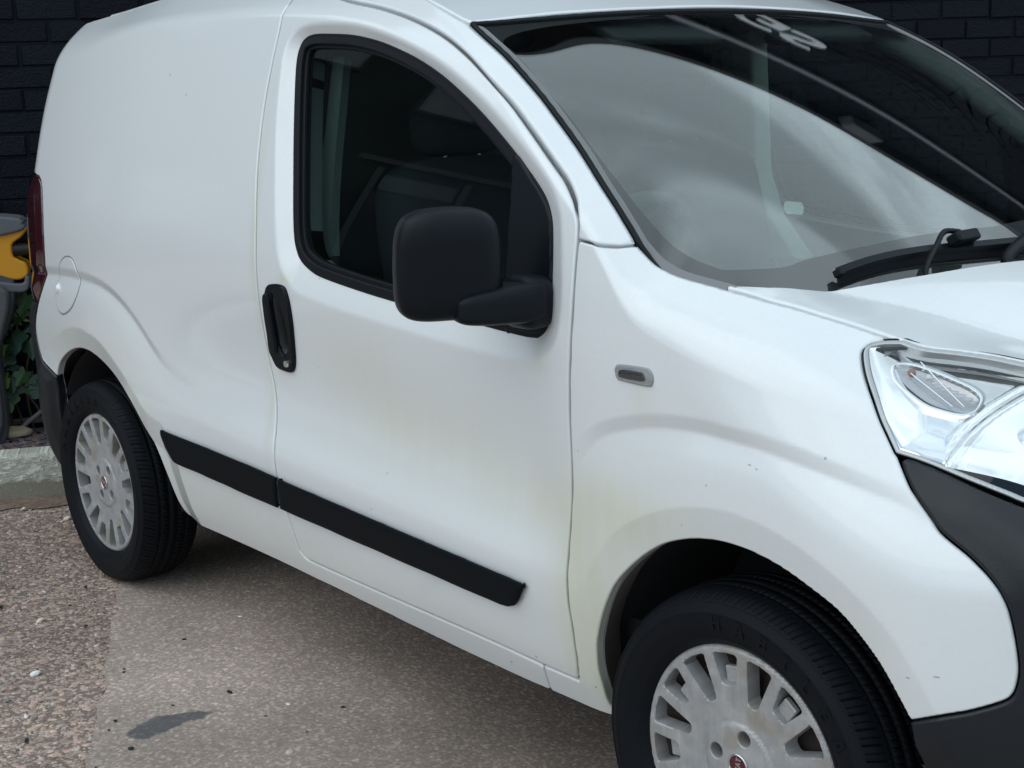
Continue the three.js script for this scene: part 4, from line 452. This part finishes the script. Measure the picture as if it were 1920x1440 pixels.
{ const s = thing('wall_sign', 'large white letters fixed high on the black brick building', 'sign', [wp0[0], 0, wp0[1]]); s.rotation.y = Math.atan2(.894, .449); const lmat = std([.75, .76, .77], { roughness: .5 }); let x = 3.14; for (const ch of 'C.GS') { const g = text(ch, .34, .03); if (ch === '.') g.translate(0, -.14, 0); g.computeBoundingBox(); const w = g.boundingBox.max.x - g.boundingBox.min.x; const m = add(s, 'letter', g, lmat, [x + w * .62, 3.52, .012]); m.scale.set(1.25, .78, 1); x += w * 1.25 + .03; } }
// ---------- charger ----------
{ const c = thing('charging_post', 'grey charging post with a yellow socket collar, plugged in, standing by the black wall', 'charger', [wp0[0], 0, wp0[1]]); c.rotation.y = Math.atan2(.894, .449); const grey = std([.055, .062, .072], { roughness: .5 }), grey2 = std([.10, .11, .122], { roughness: .5 }), yel = std([.62, .28, .006], { roughness: .42 });
  const shape = (P, d, b = .012) => { const s = new THREE.Shape(P.map(p => new THREE.Vector2(...p))); const g = new THREE.ExtrudeGeometry(s, { depth: d, bevelEnabled: true, bevelSize: b, bevelThickness: b, bevelSegments: 4, curveSegments: 12 }); return g; };
  const body = cat([[-.30, .14], [-.30, .60], [-.345, .72], [-.35, .84], [-.18, .86], [-.045, .84], [-.03, .74], [-.045, .66], [-.075, .58], [-.11, .48], [-.12, .14]], 6, true); add(c, 'post', shape(body, .16), grey, [0, 0, .05]);
  add(c, 'front_cover', shape(cat([[-.29, .20], [-.29, .60], [-.33, .70], [-.18, .76], [-.07, .73], [-.055, .68], [-.085, .58], [-.12, .46], [-.13, .20]], 6, true), .03, .015), std([.075, .078, .085], { roughness: .45 }), [0, 0, .215]);
  add(c, 'yellow_collar', shape(cat([[-.34, .76], [-.34, .94], [-.17, .945], [.015, .955], [.018, .93], [-.02, .90], [-.022, .85], [.0, .83], [.022, .815], [.022, .782], [-.02, .772], [-.10, .80], [-.20, .815]], 5, true), .10, .008), yel, [0, 0, .115]);
  add(c, 'base_band', shape(cat([[-.35, .72], [-.35, .80], [-.2, .785], [-.08, .755], [.01, .742], [.028, .77], [.026, .745], [.01, .725], [-.06, .725], [-.2, .70]], 4, true), .11, .008), grey2, [0, 0, .11]);
  add(c, 'cap', shape(cat([[-.35, .935], [-.35, 1.0], [-.18, 1.0], [.0, .985], [.022, .965], [.015, .952], [-.10, .935]], 4, true), .13, .01), grey2, [0, 0, .10]);
  const pl = new THREE.CylinderGeometry(.026, .022, .09, 20); pl.rotateZ(Math.PI / 2); add(c, 'plug', pl, std([.012, .012, .014], { roughness: .5 }), [.01, .873, .19]);
  add(c, 'cable', tube([[.05, .873, .19], [.08, .862, .19], [.11, .835, .185], [.14, .78, .17], [.16, .68, .15], [.15, .5, .13], [.08, .3, .12], [-.05, .19, .13]], .009, 48, 10), std([.13, .125, .12], { roughness: .6 })); }
// ---------- ivy ----------
const leafGeos = [0, 1, 2, 3].map(v => { const r = rng(70 + v), N = 22, out = []; for (let i = 0; i < N; i++) { const a = i / N * Math.PI * 2, lobe = .62 + .30 * Math.pow(Math.abs(Math.cos(a * 2.5)), 1.6) + (r() - .5) * .06, tip = 1 + .35 * Math.exp(-((a - 0) ** 2) * 3) + .35 * Math.exp(-((a - Math.PI * 2) ** 2) * 3), nk = 1 - .45 * Math.exp(-((a - Math.PI) ** 2) * 8); out.push([Math.cos(a) * lobe * tip * nk * .5, Math.sin(a) * lobe * nk * .46]); }
  const pos = [0, 0, 0], idx = []; for (const p of out) { const h = -Math.abs(p[1]) * .35 + .12 * p[0] * p[0] + (r() - .5) * .03; pos.push(p[0], p[1], h); } for (let i = 0; i < N; i++) idx.push(0, 1 + i, 1 + (i + 1) % N); const g = new THREE.BufferGeometry(); g.setAttribute('position', new THREE.Float32BufferAttribute(pos, 3)); g.setAttribute('uv', new THREE.Float32BufferAttribute(new Float32Array(pos.length / 3 * 2), 2)); g.setIndex(idx); const f = g.toNonIndexed(); f.computeVertexNormals(); return f; });
const leafMats = [[.022, .055, .026], [.035, .085, .030], [.10, .17, .022], [.030, .065, .045]].map(c => new THREE.MeshStandardMaterial({ color: lin(...c), roughness: .5, side: THREE.DoubleSide }));
function ivy(label, spots, extra, seed, stem) { const g = thing('ivy_plant', label, 'plant', [wp0[0], 0, wp0[1]]); g.rotation.y = Math.atan2(.894, .449); const r = rng(seed); const all = [...spots.map(s => [s[0], s[1], s[2], .12 + (r() - .5) * .05, s[3]])]; for (let i = 0; i < extra[0]; i++) all.push([extra[1] + r() * (extra[2] - extra[1]), extra[3] + r() * (extra[4] - extra[3]), .03 + r() * .035, .03 + r() * .07]);
  for (const [t, y, s, n, mk] of all) { const m = add(g, 'leaf', leafGeos[Math.floor(r() * 4)], leafMats[mk ?? [0, 0, 1, 3][Math.floor(r() * 4)]]); m.position.set(t, y, n); m.scale.setScalar(s * 1.15); m.rotation.set(-.5 + (r() - .5) * .9, (r() - .5) * 1.1, -Math.PI / 2 + (r() - .5) * 2.4); }
  stem.forEach(s => add(g, 'stem', tube(s, .004, 24, 6), std([.06, .055, .03], { roughness: .9 }))); return g; }
ivy('ivy climbing the black wall beside the charging post', [[-.056, .526, .125, 3], [-.088, .481, .101, 0], [-.082, .464, .081, 3], [.004, .673, .089, 1], [-.025, .615, .060, 2], [.008, .572, .069, 3], [.006, .505, .085, 0], [-.100, .498, .069, 2], [-.038, .600, .048, 1], [0, .632, .052, 0], [-.069, .633, .060, 1], [.021, .483, .049, 0]], [34, -.35, .22, .44, .72], 81, [[[-.02, .15, .05], [-.03, .35, .08], [0, .5, .09], [.02, .66, .1]], [[-.05, .15, .05], [-.09, .4, .09], [-.05, .52, .1], [-.03, .62, .1]]]);
ivy('low ivy trailing over the slate chips at the foot of the wall', [[-.075, .372, .081, 0], [-.031, .388, .073, 1], [-.005, .375, .061, 0], [-.093, .305, .089, 1], [-.080, .325, .069, 3], [-.042, .349, .081, 0], [.022, .328, .082, 3], [-.020, .341, .061, 1], [.006, .366, .053, 0], [-.102, .374, .073, 2]], [40, -.45, .25, .20, .42], 82, [[[.07, .165, .13], [.04, .20, .13], [.0, .27, .11], [-.06, .36, .11]], [[-.2, .15, .08], [-.12, .25, .1], [-.08, .37, .1]]]);
// ---------- litter in the bed ----------
{ const a = wpt(-.62, .075), b = wpt(.08, .055); const g = new RoundedBoxGeometry(.78, .022, .02, 2, .004); const m = add(scene, 'wooden_batten', g, std([.16, .13, .105], { roughness: .9, ...bumpOf(5, .002) })); m.position.set((a[0] + b[0]) / 2, .19, (a[1] + b[1]) / 2); m.rotation.y = Math.atan2(wallN[0], wallN[1]) + .10; m.rotation.z = .012; tag(m, 'long weathered wooden batten lying at the foot of the black wall', 'batten');
  const st = superell(.085, .018, .045, .7, .8, 28, 14), p = st.attributes.position; for (let i = 0; i < p.count; i++) { const k = fbm(p.getX(i) * 22 + 4, p.getZ(i) * 22 + p.getY(i) * 30, 4) - .5; p.setXYZ(i, p.getX(i) + k * .02, p.getY(i) + k * .028, p.getZ(i) + k * .02); } st.computeVertexNormals(); const c = wpt(-.10, .155); const sm = add(scene, 'flat_stone', st, std([.30, .25, .17], { roughness: .95 })); sm.position.set(c[0], .172, c[1]); sm.rotation.y = Math.atan2(wallN[0], wallN[1]); tag(sm, 'flat sandy stone lying on the slate chips', 'stone');
  const w = superell(.035, .007, .012, .6, .6, 16, 8); const wc = wpt(.075, .17); const wm = add(scene, 'white_stick', w, std([.55, .55, .53], { roughness: .8 })); wm.position.set(wc[0], .168, wc[1]); wm.rotation.y = Math.atan2(wallN[0], wallN[1]); tag(wm, 'small white splinter on the slate chips beside the sandy stone', 'splinter'); }
// ---------- a building across the yard, mirrored in the door glass ----------
{ const b = thing('townhouse', 'dark building with pale window blinds across the yard', 'building', [-9.7, 0, 7.1]); b.rotation.y = 2.08; const fr = std([.11, .12, .125], { roughness: .5 }), bl = std([.34, .38, .38], { roughness: .7 }), dk = new THREE.MeshPhysicalMaterial({ color: lin(.012, .02, .024), roughness: .1 });
  add(b, 'wall', new THREE.BoxGeometry(9, 7.2, 4), std([.028, .032, .034], { roughness: .85 }), [0, 3.6, -2]); add(b, 'parapet', new THREE.BoxGeometry(9.2, .25, 4.2), std([.16, .165, .17]), [0, 7.32, -2]);
  for (const [t, y, w, h] of [[.62, 6.0, .68, 1.0], [-.95, 5.5, .70, 1.0], [-2.6, 5.5, .70, 1.0], [2.4, 5.8, .7, 1.0], [1.2, 2.2, 1.0, 1.4], [3.0, 2.2, 1.0, 1.4]]) { const g = new THREE.Group(); g.name = 'window'; g.position.set(t, y, .012); b.add(g); add(g, 'blind', new THREE.BoxGeometry(w - .06, h - .06, .01), bl); for (const [x, yy, a, c] of [[0, h / 2, w, .06], [0, -h / 2, w, .06], [-w / 2, 0, .06, h + .06], [w / 2, 0, .06, h + .06], [0, .1, w, .04]]) add(g, 'frame_bar', new THREE.BoxGeometry(a, c, .05), std([.03, .035, .04]), [x, yy, .005]); }
  const g = new THREE.Group(); g.name = 'doorway'; g.position.set(-1.15, 0, .012); b.add(g); add(g, 'door_leaf', new THREE.BoxGeometry(.9, 3.3, .03), dk, [0, 1.65, 0]); add(g, 'fanlight', new THREE.BoxGeometry(.84, .34, .03), new THREE.MeshPhysicalMaterial({ color: lin(.10, .14, .16), roughness: .08 }), [0, 3.5, 0]); for (const x of [-.5, .5]) add(g, 'jamb', new THREE.BoxGeometry(.08, 3.8, .07), fr, [x, 1.9, .01]); add(g, 'lintel', new THREE.BoxGeometry(2.2, .10, .09), fr, [-.3, 3.95, .02]); }
const renderer = new THREE.WebGLRenderer({ antialias: true });
renderer.setSize(1024, 768); renderer.shadowMap.enabled = true; renderer.shadowMap.type = THREE.PCFSoftShadowMap;
renderer.toneMapping = THREE.LinearToneMapping; renderer.toneMappingExposure = EXPOSURE;
renderer.render(scene, camera);
